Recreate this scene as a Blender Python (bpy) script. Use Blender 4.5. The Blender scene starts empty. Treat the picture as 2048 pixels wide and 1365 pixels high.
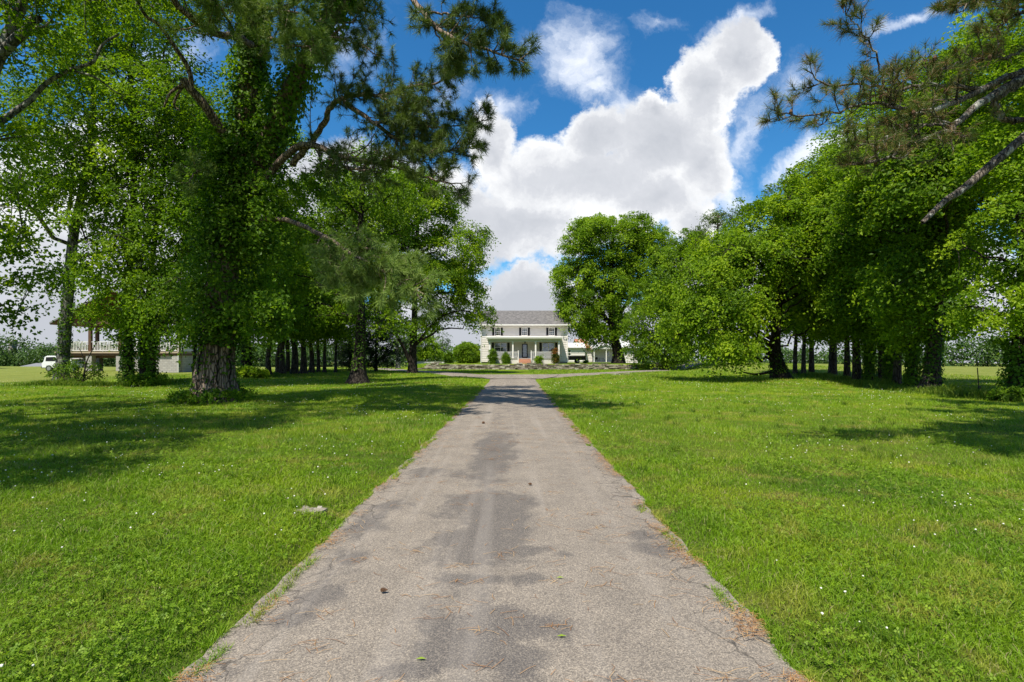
import bpy, bmesh, math, random
import numpy as np
from mathutils import Vector
R = math.radians
random.seed(7)
rng = np.random.default_rng(11)
S = bpy.context.scene
COL = S.collection

# ------------------------------------------------------------------ camera
cam_d = bpy.data.cameras.new('camera')
cam = bpy.data.objects.new('camera', cam_d)
COL.objects.link(cam)
cam.location = (0, 0, 1.6)
cam.rotation_euler = (R(90), 0, 0)
cam_d.sensor_width = 36
cam_d.lens = 18
cam_d.shift_y = 33.5 / 2048
cam_d.clip_start = 0.05
cam_d.clip_end = 3000
S.camera = cam

# ------------------------------------------------------------------ sun, exposure
SUN = Vector((-0.52, -0.84, 1.75)).normalized()      # towards the sun
sd = bpy.data.lights.new('sun', 'SUN')
sd.energy = 4.9
sd.angle = R(0.53)
sd.color = (1.0, 0.93, 0.80)
so = bpy.data.objects.new('sun', sd)
so.rotation_euler = SUN.to_track_quat('Z', 'Y').to_euler()
so.location = (0, 0, 40)
COL.objects.link(so)
S.view_settings.view_transform = 'Standard'
S.view_settings.look = 'None'
S.view_settings.gamma = 1
S.view_settings.exposure = 0.55
S.render.engine = 'CYCLES'
try:
    S.cycles.max_bounces = 6
    S.cycles.diffuse_bounces = 3
    S.cycles.glossy_bounces = 2
    S.cycles.transmission_bounces = 4
    S.cycles.transparent_max_bounces = 8
except Exception:
    pass


class NT:
    """small node helper"""
    def __init__(self, tree):
        self.t = tree
    def n(self, typ, ins=None, **kw):
        nd = self.t.nodes.new(typ)
        for k, v in kw.items():
            setattr(nd, k, v)
        for k, v in (ins or {}).items():
            s = nd.inputs[k]
            if hasattr(v, 'is_output'):
                self.t.links.new(v, s)
            else:
                s.default_value = v
        return nd
    def math(self, op, a, b=None, c=None, clamp=False):
        ins = {0: a}
        if b is not None: ins[1] = b
        if c is not None: ins[2] = c
        return self.n('ShaderNodeMath', ins, operation=op, use_clamp=clamp).outputs[0]
    def vmath(self, op, a, b=None, out=0):
        ins = {0: a}
        if b is not None: ins[1] = b
        return self.n('ShaderNodeVectorMath', ins, operation=op).outputs[out]
    def mix(self, f, a, b, blend='MIX'):
        nd = self.n('ShaderNodeMix', data_type='RGBA', blend_type=blend)
        for s, v in ((nd.inputs[0], f), (nd.inputs[6], a), (nd.inputs[7], b)):
            if hasattr(v, 'is_output'): self.t.links.new(v, s)
            else: s.default_value = v
        return nd.outputs[2]
    def ramp(self, f, stops, interp='LINEAR'):
        nd = self.n('ShaderNodeValToRGB', {0: f})
        cr = nd.color_ramp
        cr.interpolation = interp
        while len(cr.elements) < len(stops): cr.elements.new(0.5)
        for e, (p, c) in zip(cr.elements, stops):
            e.position = p
            e.color = c if len(c) == 4 else (*c, 1)
        return nd.outputs[0]
    def noise(self, vec, scale, detail=4, rough=0.55, dist=0.0, out=0):
        return self.n('ShaderNodeTexNoise', {'Vector': vec, 'Scale': scale, 'Detail': detail,
                      'Roughness': rough, 'Distortion': dist}).outputs[out]
    def smooth(self, v, a, b, lo=0.0, hi=1.0):
        return self.n('ShaderNodeMapRange', {0: v, 1: a, 2: b, 3: lo, 4: hi}, interpolation_type='SMOOTHSTEP').outputs[0]


# ------------------------------------------------------------------ world: clear sky with cumulus
W = bpy.data.worlds.new('World')
S.world = W
W.use_nodes = True
W.node_tree.nodes.clear()
w = NT(W.node_tree)
sky = w.n('ShaderNodeTexSky', sky_type='NISHITA', sun_disc=False)
sky.sun_elevation = math.asin(SUN.z)
sky.sun_rotation = math.atan2(SUN.x, SUN.y)
sky.air_density = 1.0
sky.dust_density = 0.2
sky.ozone_density = 3.0
sky.altitude = 200
skyc = w.n('ShaderNodeHueSaturation', {'Saturation': 1.26, 'Value': 0.98, 'Color': sky.outputs[0]}).outputs[0]
skyc = w.mix(1.0, skyc, (0.66, 1.06, 1.12, 1), 'MULTIPLY')
geo = w.n('ShaderNodeTexCoord').outputs['Generated']
sep = w.n('ShaderNodeSeparateXYZ', {0: geo})
ay = w.math('MAXIMUM', w.math('ABSOLUTE', sep.outputs[1]), 0.06)
u_ = w.math('DIVIDE', sep.outputs[0], ay)
v_ = w.math('DIVIDE', sep.outputs[2], ay)
uv = w.n('ShaderNodeCombineXYZ', {0: u_, 1: v_, 2: 0.0}).outputs[0]
n1 = w.n('ShaderNodeTexNoise', {'Vector': uv, 'Scale': 4.0, 'Detail': 9.0, 'Roughness': 0.66, 'Distortion': 0.1})
warp = w.vmath('MULTIPLY', w.vmath('SUBTRACT', n1.outputs[1], (0.5, 0.5, 0.5)), (0.21, 0.19, 0.0))
uvw = w.vmath('ADD', uv, warp)

def cloud_field(blobs, vec):
    acc = None
    for (px, py, rx, ry, rot, wt) in blobs:
        m = w.n('ShaderNodeMapping', {'Vector': vec, 'Location': ((px - 1024) / 1024, (716 - py) / 1024, 0),
                'Rotation': (0, 0, R(rot)), 'Scale': (rx / 1024, ry / 1024, 1)}, vector_type='TEXTURE').outputs[0]
        ln = w.vmath('LENGTH', m, out=1)
        f = w.math('MULTIPLY_ADD', ln, -wt, wt)
        acc = f if acc is None else w.n('ShaderNodeMath', {0: acc, 1: f, 2: 0.12}, operation='SMOOTH_MAX').outputs[0]
    return acc

CL = [(1130, 370, 215, 105, 0, 1), (985, 290, 62, 90, 20, 1), (1180, 262, 85, 55, 20, .9), (1330, 275, 150, 110, 30, 1),
      (1415, 170, 80, 145, -24, 1.1), (1478, 105, 72, 75, 0, 1.1), (1305, 215, 38, 60, 0, .9), (1400, 330, 90, 110, -10, .9),
      (1090, 455, 220, 75, 0, 1), (1385, 455, 62, 60, 30, .9), (1290, 405, 120, 75, 0, 1), (1060, 595, 150, 78, 0, 1.1), (900, 450, 130, 130, 0, .9),
      (680, 420, 200, 150, 0, 1), (250, 480, 420, 240, 0, 1), (130, 330, 250, 110, 20, .8), (1010, 655, 900, 60, 0, 1.2), (1700, 560, 420, 140, 0, 1),
      (-350, 350, 380, 250, 0, 1), (2300, 420, 330, 200, 0, 1), (-200, -500, 420, 190, 20, 1), (2500, -700, 600, 300, -20, 1), (900, -1400, 500, 350, 10, 1)]
dens = cloud_field(CL, uvw)
big = w.noise(uv, 7.0, 10, 0.72)
dens = w.math('MULTIPLY_ADD', w.math('SUBTRACT', big, 0.5), 0.80, dens)
dens = w.math('ADD', dens, w.smooth(v_, 0.15, 0.02, 0.0, 0.75))
mask = w.smooth(dens, 0.0, 0.27)
WS = [(1010, 215, 70, 50, 10, .5), (1245, 205, 60, 50, 0, .45), (1505, 250, 50, 120, -10, .5), (1465, 400, 60, 90, 0, .6), (1500, 470, 60, 50, 0, .5), (1150, 110, 120, 110, 10, .8), (1190, 165, 75, 60, 0, .7), (1655, 300, 150, 42, 38, .9), (1470, 35, 100, 26, 12, .7), (1590, 160, 80, 70, 20, .45),
      (1320, 40, 90, 24, 10, .3), (1830, 45, 120, 22, 25, .6), (1560, 350, 70, 30, 40, .6), (880, 190, 70, 60, 0, .4), (700, 90, 160, 90, 30, .35), (330, 110, 150, 80, 30, .5)]
dw = cloud_field(WS, uvw)
wn = w.noise(uvw, 8.0, 8, 0.68)
dw = w.math('MULTIPLY_ADD', w.math('SUBTRACT', wn, 0.5), 1.3, dw)
maskw = w.math('MULTIPLY', w.smooth(dw, 0.0, 0.75), 0.85)
# cloud shading put into the colour by noise, greyer where dense and near the horizon
sh = w.noise(w.vmath('ADD', uvw, (3.1, 1.7, 0)), 3.2, 7, 0.6)
sh2 = w.math('ADD', w.math('MULTIPLY', sh, 0.85), w.math('MULTIPLY', dens, -0.30))
lowg = w.smooth(v_, 0.02, 0.34, -0.09, 0.0)
sh3 = w.math('ADD', sh2, lowg)
ccol = w.ramp(sh3, [(0.10, (4.0, 4.2, 4.6)), (0.26, (5.0, 5.15, 5.5)), (0.36, (6.7, 6.8, 6.95)), (0.47, (9.2, 9.2, 9.1))])
wcol = w.ramp(dw, [(0.2, (5.5, 6.2, 7.4)), (0.9, (8.2, 8.3, 8.6))])
c1 = w.mix(maskw, skyc, wcol)
c2 = w.mix(mask, c1, ccol)
hz = w.smooth(sep.outputs[2], -0.10, -0.02)
c3 = w.mix(hz, (2.0, 2.0, 1.8, 1), c2)
bg = w.n('ShaderNodeBackground', {'Color': c3, 'Strength': 0.1})
wo = w.n('ShaderNodeOutputWorld', {'Surface': bg.outputs[0]})
try:
    W.cycles.sampling_method = 'MANUAL'
    W.cycles.sample_map_resolution = 512
except Exception:
    pass


# ------------------------------------------------------------------ helpers
def P(px, py, Y):
    """point at depth Y that is seen at (px, py) of the 2048 px photograph"""
    return np.array(((px - 1024) / 1024 * Y, Y, 1.6 + (716 - py) / 1024 * Y))

def mk(name, V, F, mat, parent=None, attr=None, smooth=False, loc=None):
    """V (n,3); F (m,k) array or list of tuples; one mesh object"""
    me = bpy.data.meshes.new(name)
    if isinstance(F, np.ndarray):
        V = np.asarray(V, dtype=np.float32)
        m, k = F.shape
        me.vertices.add(len(V)); me.vertices.foreach_set('co', V.ravel())
        me.loops.add(m * k); me.loops.foreach_set('vertex_index', F.astype(np.int32).ravel())
        me.polygons.add(m)
        me.polygons.foreach_set('loop_start', np.arange(0, m * k, k, dtype=np.int32))
        try: me.polygons.foreach_set('loop_total', np.full(m, k, dtype=np.int32))
        except Exception: pass
        me.update(calc_edges=True)
    else:
        me.from_pydata([tuple(map(float, v)) for v in V], [], [tuple(f) for f in F])
        me.update()
    if attr is not None:
        a = me.attributes.new('rnd', 'FLOAT', 'FACE')
        a.data.foreach_set('value', np.asarray(attr, dtype=np.float32))
    me.polygons.foreach_set('use_smooth', np.full(len(me.polygons), smooth, dtype=bool))
    me.materials.append(mat)
    o = bpy.data.objects.new(name, me)
    COL.objects.link(o)
    if parent is not None: o.parent = parent
    if loc is not None: o.location = loc
    return o

def tag(o, label=None, cat=None, group=None, kind=None):
    if label: o['label'] = label
    if cat: o['category'] = cat
    if group: o['group'] = group
    if kind: o['kind'] = kind
    return o

def root(name, loc, label, cat, group=None):
    o = bpy.data.objects.new(name, None)
    o.empty_display_size = 0.3
    o.location = tuple(map(float, loc))
    COL.objects.link(o)
    return tag(o, label, cat, group)

def fbm2(x, y, s, seed=0, octv=3):
    """cheap value noise, 0..1"""
    out = np.zeros_like(x, dtype=float); amp = 1; tot = 0
    for o in range(octv):
        f = (2 ** o) / s
        xi = np.floor(x * f); yi = np.floor(y * f)
        xf = x * f - xi; yf = y * f - yi
        xf = xf * xf * (3 - 2 * xf); yf = yf * yf * (3 - 2 * yf)
        def hsh(a, b):
            v = np.sin(a * 127.1 + b * 311.7 + seed * 74.7 + o * 17.3) * 43758.5453
            return v - np.floor(v)
        n = (hsh(xi, yi) * (1 - xf) + hsh(xi + 1, yi) * xf) * (1 - yf) + (hsh(xi, yi + 1) * (1 - xf) + hsh(xi + 1, yi + 1) * xf) * yf
        out += n * amp; tot += amp; amp *= 0.5
    return out / tot

def sstep(a, b, x):
    t = np.clip((x - a) / (b - a), 0, 1)
    return t * t * (3 - 2 * t)

def norm(a):
    return a / (np.linalg.norm(a, axis=-1, keepdims=True) + 1e-9)

def rand_dir(n):
    return norm(rng.normal(size=(n, 3)))

def curve(pts, n):
    """Catmull-Rom through pts resampled to n points"""
    p = np.asarray(pts, float)
    if len(p) == 2:
        t = np.linspace(0, 1, n)[:, None]
        return p[0] * (1 - t) + p[1] * t
    q = np.vstack([2 * p[0] - p[1], p, 2 * p[-1] - p[-2]])
    ts = np.linspace(0, len(p) - 1 - 1e-6, n)
    i = ts.astype(int); f = (ts - i)[:, None]
    a, b, c, d = q[i], q[i + 1], q[i + 2], q[i + 3]
    return 0.5 * ((2 * b) + (c - a) * f + (2 * a - 5 * b + 4 * c - d) * f ** 2 + (3 * b - a - 3 * c + d) * f ** 3)

def tubes(pts, rad, k=6, rough=0.0, seed=0):
    """pts (N,M,3), rad (N,M) -> verts, quads for N open tubes"""
    pts = np.asarray(pts, float); rad = np.asarray(rad, float)
    if pts.ndim == 2: pts = pts[None]
    if rad.ndim == 1: rad = rad[None]
    N, M, _ = pts.shape
    tan = norm(np.gradient(pts, axis=1))
    mean = norm(pts[:, -1] - pts[:, 0])
    ref = np.where((np.abs(mean[:, 2:3]) > 0.7), np.array([[1.0, 0.13, 0]]), np.array([[0.1, 0.05, 1.0]]))[:, None, :]
    n1 = norm(np.cross(tan, np.broadcast_to(ref, tan.shape)))
    n2 = np.cross(tan, n1)
    an = np.arange(k) / k * 2 * np.pi
    ring = n1[:, :, None, :] * np.cos(an)[None, None, :, None] + n2[:, :, None, :] * np.sin(an)[None, None, :, None]
    rr = rad[:, :, None, None]
    if rough:
        s = np.cumsum(np.concatenate([[0], np.linalg.norm(np.diff(pts[0], axis=0), axis=1)]))
        aa, ss = np.meshgrid(np.arange(k) / k * 12.0, s)
        q = fbm2(aa + seed, ss * 1.3 + seed * 3.1, 1.0, seed, 4) - 0.5
        q[:, 0] = q[:, -1] * .5 + q[:, 1] * .5
        rr = rr * (1 + rough * 2 * q)[None, :, :, None]
    V = (pts[:, :, None, :] + ring * rr).reshape(-1, 3)
    base = (np.arange(N) * M * k)[:, None, None]
    i = np.arange(M - 1)[None, :, None] * k
    j = np.arange(k)[None, None, :]
    j2 = (j + 1) % k
    F = np.stack([base + i + j, base + i + j2, base + i + k + j2, base + i + k + j], -1).reshape(-1, 4)
    return V, F

def join(parts):
    Vs, Fs, off = [], [], 0
    for V, F in parts:
        Vs.append(V); Fs.append(F + off); off += len(V)
    return np.vstack(Vs), np.vstack(Fs)

def leaf_quads(c, nrm, size, aspect=0.62, fold=0.18):
    """one folded lozenge per centre"""
    n = len(c)
    t = norm(np.cross(nrm, rand_dir(n)))
    b = np.cross(nrm, t)
    s = np.asarray(size).reshape(-1, 1)
    v = np.empty((n, 4, 3))
    v[:, 0] = c - t * s * 0.5
    v[:, 1] = c + b * s * aspect * 0.5 + nrm * s * fold
    v[:, 2] = c + t * s * 0.5 - nrm * s * fold * 0.6
    v[:, 3] = c - b * s * aspect * 0.5 + nrm * s * fold
    F = np.arange(n * 4).reshape(n, 4)
    return v.reshape(-1, 3), F

class MB:
    """collects simple solids into one mesh"""
    def __init__(s): s.V = []; s.F = []
    def add(s, V, F):
        o = len(s.V); s.V += [tuple(map(float, v)) for v in V]; s.F += [tuple(i + o for i in f) for f in F]
    def box(s, x0, x1, y0, y1, z0, z1):
        s.add([(x0, y0, z0), (x1, y0, z0), (x1, y1, z0), (x0, y1, z0), (x0, y0, z1), (x1, y0, z1), (x1, y1, z1), (x0, y1, z1)],
              [(0, 3, 2, 1), (4, 5, 6, 7), (0, 1, 5, 4), (1, 2, 6, 5), (2, 3, 7, 6), (3, 0, 4, 7)])
    def cyl(s, a, b, r, k=12, r2=None):
        a = Vector(a); b = Vector(b); d = (b - a).normalized()
        u = d.orthogonal().normalized(); v = d.cross(u); r2 = r if r2 is None else r2
        V = [a + (u * math.cos(t) + v * math.sin(t)) * r for t in [i / k * 2 * math.pi for i in range(k)]]
        V += [b + (u * math.cos(t) + v * math.sin(t)) * r2 for t in [i / k * 2 * math.pi for i in range(k)]]
        F = [(i, (i + 1) % k, k + (i + 1) % k, k + i) for i in range(k)] + [tuple(reversed(range(k))), tuple(range(k, 2 * k))]
        s.add(V, F)
    def prism(s, prof, a, b, axis='y'):
        """prof: 2D outline in the plane across axis; extruded from a to b"""
        n = len(prof)
        mkp = (lambda p, t: (p[0], t, p[1])) if axis == 'y' else ((lambda p, t: (t, p[0], p[1])) if axis == 'x' else (lambda p, t: (p[0], p[1], t)))
        V = [mkp(p, a) for p in prof] + [mkp(p, b) for p in prof]
        F = [(i, (i + 1) % n, n + (i + 1) % n, n + i) for i in range(n)] + [tuple(reversed(range(n))), tuple(range(n, 2 * n))]
        s.add(V, F)
    def build(s, name, mat, parent=None, smooth=False, bevel=0):
        o = mk(name, s.V, s.F, mat, parent, smooth=smooth)
        bm = bmesh.new(); bm.from_mesh(o.data); bmesh.ops.recalc_face_normals(bm, faces=bm.faces); bm.to_mesh(o.data); bm.free()
        if bevel:
            m = o.modifiers.new('bevel', 'BEVEL'); m.width = bevel; m.segments = 2; m.limit_method = 'ANGLE'
        return o


# ------------------------------------------------------------------ materials
def new_mat(name):
    m = bpy.data.materials.new(name)
    m.use_nodes = True
    m.node_tree.nodes.clear()
    return m, NT(m.node_tree)

def finish(t, color, rough=0.8, bump=None, bstr=0.3, bdist=0.02, spec=0.3, metal=0.0, extra=None):
    ins = {'Base Color': color, 'Roughness': rough, 'Specular IOR Level': spec, 'Metallic': metal}
    if bump is not None:
        ins['Normal'] = t.n('ShaderNodeBump', {'Height': bump, 'Strength': bstr, 'Distance': bdist}).outputs[0]
    b = t.n('ShaderNodeBsdfPrincipled', ins)
    sh = b.outputs[0]
    if extra: sh = extra(sh)
    t.n('ShaderNodeOutputMaterial', {'Surface': sh})

def leaf_mat(name, c0, c1, c2, trans=0.42, rough=0.5):
    m, t = new_mat(name)
    a = t.n('ShaderNodeAttribute', attribute_name='rnd').outputs['Fac']
    pos = t.n('ShaderNodeNewGeometry').outputs['Position']
    nz = t.noise(pos, 0.35, 2)
    f = t.math('MULTIPLY_ADD', t.math('SUBTRACT', nz, 0.5), 0.7, a, clamp=True)
    col = t.ramp(f, [(0.05, c0), (0.5, c1), (0.95, c2)])
    b = t.n('ShaderNodeBsdfPrincipled', {'Base Color': col, 'Roughness': rough, 'Specular IOR Level': 0.18})
    tc = t.mix(1.0, col, (1.4, 1.45, 0.4, 1), 'MULTIPLY')
    tr = t.n('ShaderNodeBsdfTranslucent', {'Color': tc})
    mx = t.n('ShaderNodeMixShader', {0: trans, 1: b.outputs[0], 2: tr.outputs[0]})
    t.n('ShaderNodeOutputMaterial', {'Surface': mx.outputs[0]})
    return m

def bark_mat(name, c0, c1, lichen=None, scale=6.0, bstr=0.8):
    m, t = new_mat(name)
    pos = t.n('ShaderNodeTexCoord').outputs['Object']
    st = t.vmath('MULTIPLY', pos, (1, 1, 0.22))
    wv = t.noise(st, scale, 6, 0.65, 0.6)
    vo = t.n('ShaderNodeTexVoronoi', {'Vector': t.vmath('ADD', st, t.vmath('MULTIPLY', t.n('ShaderNodeTexNoise', {'Vector': st, 'Scale': scale}).outputs[1], (0.12, 0.12, 0.12))), 'Scale': scale * 1.6}, feature='DISTANCE_TO_EDGE').outputs[0]
    crack = t.smooth(vo, 0.0, 0.16)
    col = t.ramp(wv, [(0.3, c0), (0.7, c1)])
    col = t.mix(crack, tuple(x * 0.35 for x in c0) + (1,), col)
    if lichen:
        ln = t.noise(pos, 3.5, 5, 0.7)
        col = t.mix(t.smooth(ln, 0.52, 0.62, 0, 0.85), col, (*lichen, 1))
    h = t.math('MULTIPLY_ADD', wv, 0.5, crack)
    finish(t, col, 0.9, h, bstr, 0.05, 0.15)
    return m

def flat_mat(name, c, rough=0.6, var=0.12, scale=3.0, spec=0.3, metal=0.0, bstr=0.05):
    m, t = new_mat(name)
    pos = t.n('ShaderNodeTexCoord').outputs['Object']
    nz = t.noise(pos, scale, 5, 0.6)
    col = t.mix(nz, tuple(x * (1 - var) for x in c) + (1,), tuple(min(1, x * (1 + var)) for x in c) + (1,))
    finish(t, col, rough, nz, bstr, 0.01, spec, metal)
    return m

M = {}
M['leaf_maple'] = leaf_mat('leaf_maple', (0.048, 0.105, 0.007), (0.140, 0.245, 0.010), (0.26, 0.37, 0.016))
M['leaf_bright'] = leaf_mat('leaf_bright', (0.062, 0.130, 0.007), (0.185, 0.305, 0.011), (0.33, 0.43, 0.02))
M['leaf_dark'] = leaf_mat('leaf_dark', (0.038, 0.086, 0.007), (0.110, 0.205, 0.010), (0.21, 0.32, 0.014))
M['leaf_ivy'] = leaf_mat('leaf_ivy', (0.036, 0.090, 0.007), (0.115, 0.225, 0.011), (0.26, 0.38, 0.02), 0.4, 0.5)
M['leaf_lime'] = leaf_mat('leaf_lime', (0.066, 0.132, 0.007), (0.195, 0.31, 0.011), (0.35, 0.445, 0.02))
M['leaf_cedar'] = leaf_mat('leaf_cedar', (0.012, 0.026, 0.010), (0.022, 0.045, 0.016), (0.04, 0.07, 0.024), 0.1)
M['leaf_far'] = leaf_mat('leaf_far', (0.035, 0.075, 0.020), (0.065, 0.125, 0.030), (0.11, 0.18, 0.040), 0.2)
M['leaf_red'] = leaf_mat('leaf_red', (0.06, 0.10, 0.015), (0.13, 0.14, 0.02), (0.30, 0.09, 0.03), 0.3)
M['needle'] = leaf_mat('needle', (0.050, 0.085, 0.020), (0.10, 0.155, 0.036), (0.18, 0.24, 0.06), 0.2)
M['needle_pale'] = leaf_mat('needle_pale', (0.09, 0.155, 0.03), (0.18, 0.27, 0.058), (0.31, 0.41, 0.11), 0.2)
M['needle_brown'] = leaf_mat('needle_brown', (0.22, 0.11, 0.06), (0.26, 0.19, 0.08), (0.14, 0.22, 0.06), 0.15)
M['bark'] = bark_mat('bark', (0.040, 0.032, 0.026), (0.115, 0.095, 0.075))
M['bark_dark'] = bark_mat('bark_dark', (0.022, 0.018, 0.015), (0.065, 0.054, 0.044))
M['bark_grey'] = bark_mat('bark_grey', (0.10, 0.095, 0.085), (0.24, 0.23, 0.20), (0.33, 0.34, 0.29), 4.0, 0.5)
M['bark_pine'] = bark_mat('bark_pine', (0.17, 0.125, 0.095), (0.38, 0.29, 0.23), None, 6.5, 0.9)
M['bark_limb'] = bark_mat('bark_limb', (0.10, 0.085, 0.07), (0.24, 0.20, 0.165), (0.42, 0.43, 0.39), 12.0, 0.7)
M['white'] = flat_mat('white_paint', (0.66, 0.625, 0.59), 0.55, 0.05, 1.5)
M['white_old'] = flat_mat('old_white_paint', (0.56, 0.55, 0.53), 0.7, 0.14, 1.2)
M['trim'] = flat_mat('trim_paint', (0.82, 0.79, 0.76), 0.5, 0.03)
M['soffit'] = flat_mat('grey_green_trim', (0.50, 0.54, 0.50), 0.6, 0.05)
M['black'] = flat_mat('black_paint', (0.012, 0.012, 0.014), 0.45, 0.2)
M['interior'] = flat_mat('dark_interior', (0.03, 0.03, 0.03), 0.9, 0.1)
M['blind'] = flat_mat('pale_blind', (0.42, 0.43, 0.40), 0.8, 0.15, 1.0)
M['wood'] = flat_mat('stained_wood', (0.11, 0.06, 0.035), 0.7, 0.3, 5.0)
M['wood_pale'] = flat_mat('pale_lumber', (0.38, 0.30, 0.21), 0.75, 0.2, 5.0)
M['concrete'] = flat_mat('concrete', (0.36, 0.35, 0.32), 0.85, 0.15, 2.0)
M['tyre'] = flat_mat('tyre_rubber', (0.02, 0.02, 0.02), 0.8, 0.2)
M['metal_dark'] = flat_mat('dark_metal', (0.03, 0.03, 0.03), 0.4, 0.2, metal=0.6)
M['metal_grey'] = flat_mat('grey_metal', (0.35, 0.36, 0.36), 0.4, 0.1, metal=0.7)
M['car_paint'] = flat_mat('white_car_paint', (0.75, 0.76, 0.77), 0.2, 0.02, spec=0.6)
M['red_lamp'] = flat_mat('red_lens', (0.4, 0.02, 0.02), 0.2, 0.05)
M['cone'] = flat_mat('cone_brown', (0.12, 0.065, 0.035), 0.8, 0.35, 60)
M['roof_far'] = flat_mat('grey_metal_roof', (0.20, 0.20, 0.20), 0.6, 0.15, 0.5)

m, t = new_mat('window_glass')
gl = t.n('ShaderNodeBsdfGlossy', {'Color': (0.9, 0.95, 1, 1), 'Roughness': 0.03})
tp = t.n('ShaderNodeBsdfTransparent', {'Color': (0.7, 0.75, 0.74, 1)})
lw = t.n('ShaderNodeLayerWeight', {'Blend': 0.35}).outputs['Fresnel']
mx = t.n('ShaderNodeMixShader', {0: t.math('ADD', lw, 0.10, clamp=True), 1: tp.outputs[0], 2: gl.outputs[0]})
t.n('ShaderNodeOutputMaterial', {'Surface': mx.outputs[0]})
M['glass'] = m

m, t = new_mat('grey_shingles')
pos = t.n('ShaderNodeTexCoord').outputs['Object']
br = t.n('ShaderNodeTexBrick', {'Vector': t.vmath('MULTIPLY', pos, (1, 1.0, 1)), 'Color1': (0.05, 0.05, 0.052, 1), 'Color2': (0.24, 0.225, 0.22, 1), 'Mortar': (0.05, 0.05, 0.05, 1),
         'Scale': 1.0, 'Mortar Size': 0.012, 'Brick Width': 0.32, 'Row Height': 0.17})
mp = t.n('ShaderNodeMapping', {'Vector': pos, 'Rotation': (0, 0, 0)})
nz = t.noise(pos, 9.0, 4, 0.7)
col = t.mix(0.55, br.outputs[0], t.ramp(nz, [(0.3, (0.05, 0.047, 0.046)), (0.7, (0.27, 0.255, 0.25))]))
finish(t, col, 0.9, nz, 0.3, 0.02, 0.1)
M['shingle'] = m

m, t = new_mat('rusty_tin')
pos = t.n('ShaderNodeTexCoord').outputs['Object']
n1_ = t.noise(t.vmath('MULTIPLY', pos, (1.4, 0.25, 0.25)), 1.7, 6, 0.7)
xg = t.n('ShaderNodeSeparateXYZ', {0: pos}).outputs[0]
patch = t.smooth(xg, -1.0, 0.6, 0.20, -0.06)
col = t.ramp(t.math('ADD', n1_, patch), [(0.50, (0.52, 0.52, 0.51)), (0.58, (0.50, 0.40, 0.30)), (0.66, (0.36, 0.13, 0.05)), (0.8, (0.20, 0.055, 0.02))])
wv = t.n('ShaderNodeTexWave', {'Vector': pos, 'Scale': 1.6}, bands_direction='X').outputs[1]
finish(t, col, 0.65, wv, 0.5, 0.05, 0.3)
M['tin'] = m

m, t = new_mat('red_brick')
pos = t.n('ShaderNodeTexCoord').outputs['Object']
vec = t.n('ShaderNodeCombineXYZ', {0: t.n('ShaderNodeSeparateXYZ', {0: pos}).outputs[0], 1: t.n('ShaderNodeSeparateXYZ', {0: pos}).outputs[2]}).outputs[0]
br = t.n('ShaderNodeTexBrick', {'Vector': vec, 'Color1': (0.36, 0.10, 0.045, 1), 'Color2': (0.52, 0.22, 0.10, 1), 'Mortar': (0.45, 0.36, 0.28, 1),
         'Scale': 1.0, 'Mortar Size': 0.012, 'Brick Width': 0.22, 'Row Height': 0.075})
finish(t, br.outputs[0], 0.85, br.outputs[1], -0.3, 0.01)
M['brick'] = m

m, t = new_mat('concrete_block')
pos = t.n('ShaderNodeTexCoord').outputs['Object']
sp = t.n('ShaderNodeSeparateXYZ', {0: pos})
vec = t.n('ShaderNodeCombineXYZ', {0: t.math('ADD', sp.outputs[0], sp.outputs[1]), 1: sp.outputs[2]}).outputs[0]
br = t.n('ShaderNodeTexBrick', {'Vector': vec, 'Color1': (0.34, 0.32, 0.30, 1), 'Color2': (0.42, 0.40, 0.37, 1), 'Mortar': (0.24, 0.23, 0.21, 1),
         'Scale': 1.0, 'Mortar Size': 0.015, 'Brick Width': 0.4, 'Row Height': 0.2})
finish(t, br.outputs[0], 0.9, br.outputs[1], -0.3, 0.01)
M['block'] = m

m, t = new_mat('field_stone')
pos = t.n('ShaderNodeTexCoord').outputs['Object']
a = t.n('ShaderNodeAttribute', attribute_name='rnd').outputs['Fac']
nz = t.noise(pos, 7.0, 6, 0.7)
c0 = t.ramp(a, [(0.0, (0.09, 0.075, 0.055)), (0.35, (0.20, 0.172, 0.135)), (0.7, (0.33, 0.295, 0.24)), (1.0, (0.50, 0.47, 0.41))])
col = t.mix(t.smooth(nz, 0.42, 0.75, 0.0, 0.6), c0, (0.07, 0.065, 0.05, 1))
finish(t, col, 0.92, nz, 0.8, 0.05, 0.1)
M['stone'] = m

# lawn colour shared by the ground sheet and the blades: patches of grass, clover and dry thatch
def lawn_color(t, pos, bright=1.0):
    a = t.noise(pos, 0.55, 5, 0.6, 0.4)
    b = t.noise(t.vmath('ADD', pos, (31, 7, 0)), 1.5, 4, 0.65, 0.3)
    c = t.noise(t.vmath('ADD', pos, (5, 61, 0)), 0.16, 3, 0.5)
    g = t.ramp(a, [(0.36, (0.066 * bright, 0.146 * bright, 0.007)), (0.5, (0.124 * bright, 0.215 * bright, 0.009)), (0.64, (0.200 * bright, 0.262 * bright, 0.015))])
    g = t.mix(t.smooth(b, 0.50, 0.66, 0, 0.85), g, (0.27 * bright, 0.235 * bright, 0.075, 1))
    g = t.mix(t.smooth(c, 0.35, 0.62, 0, 0.45), g, (0.165 * bright, 0.25 * bright, 0.012, 1))
    return g

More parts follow.
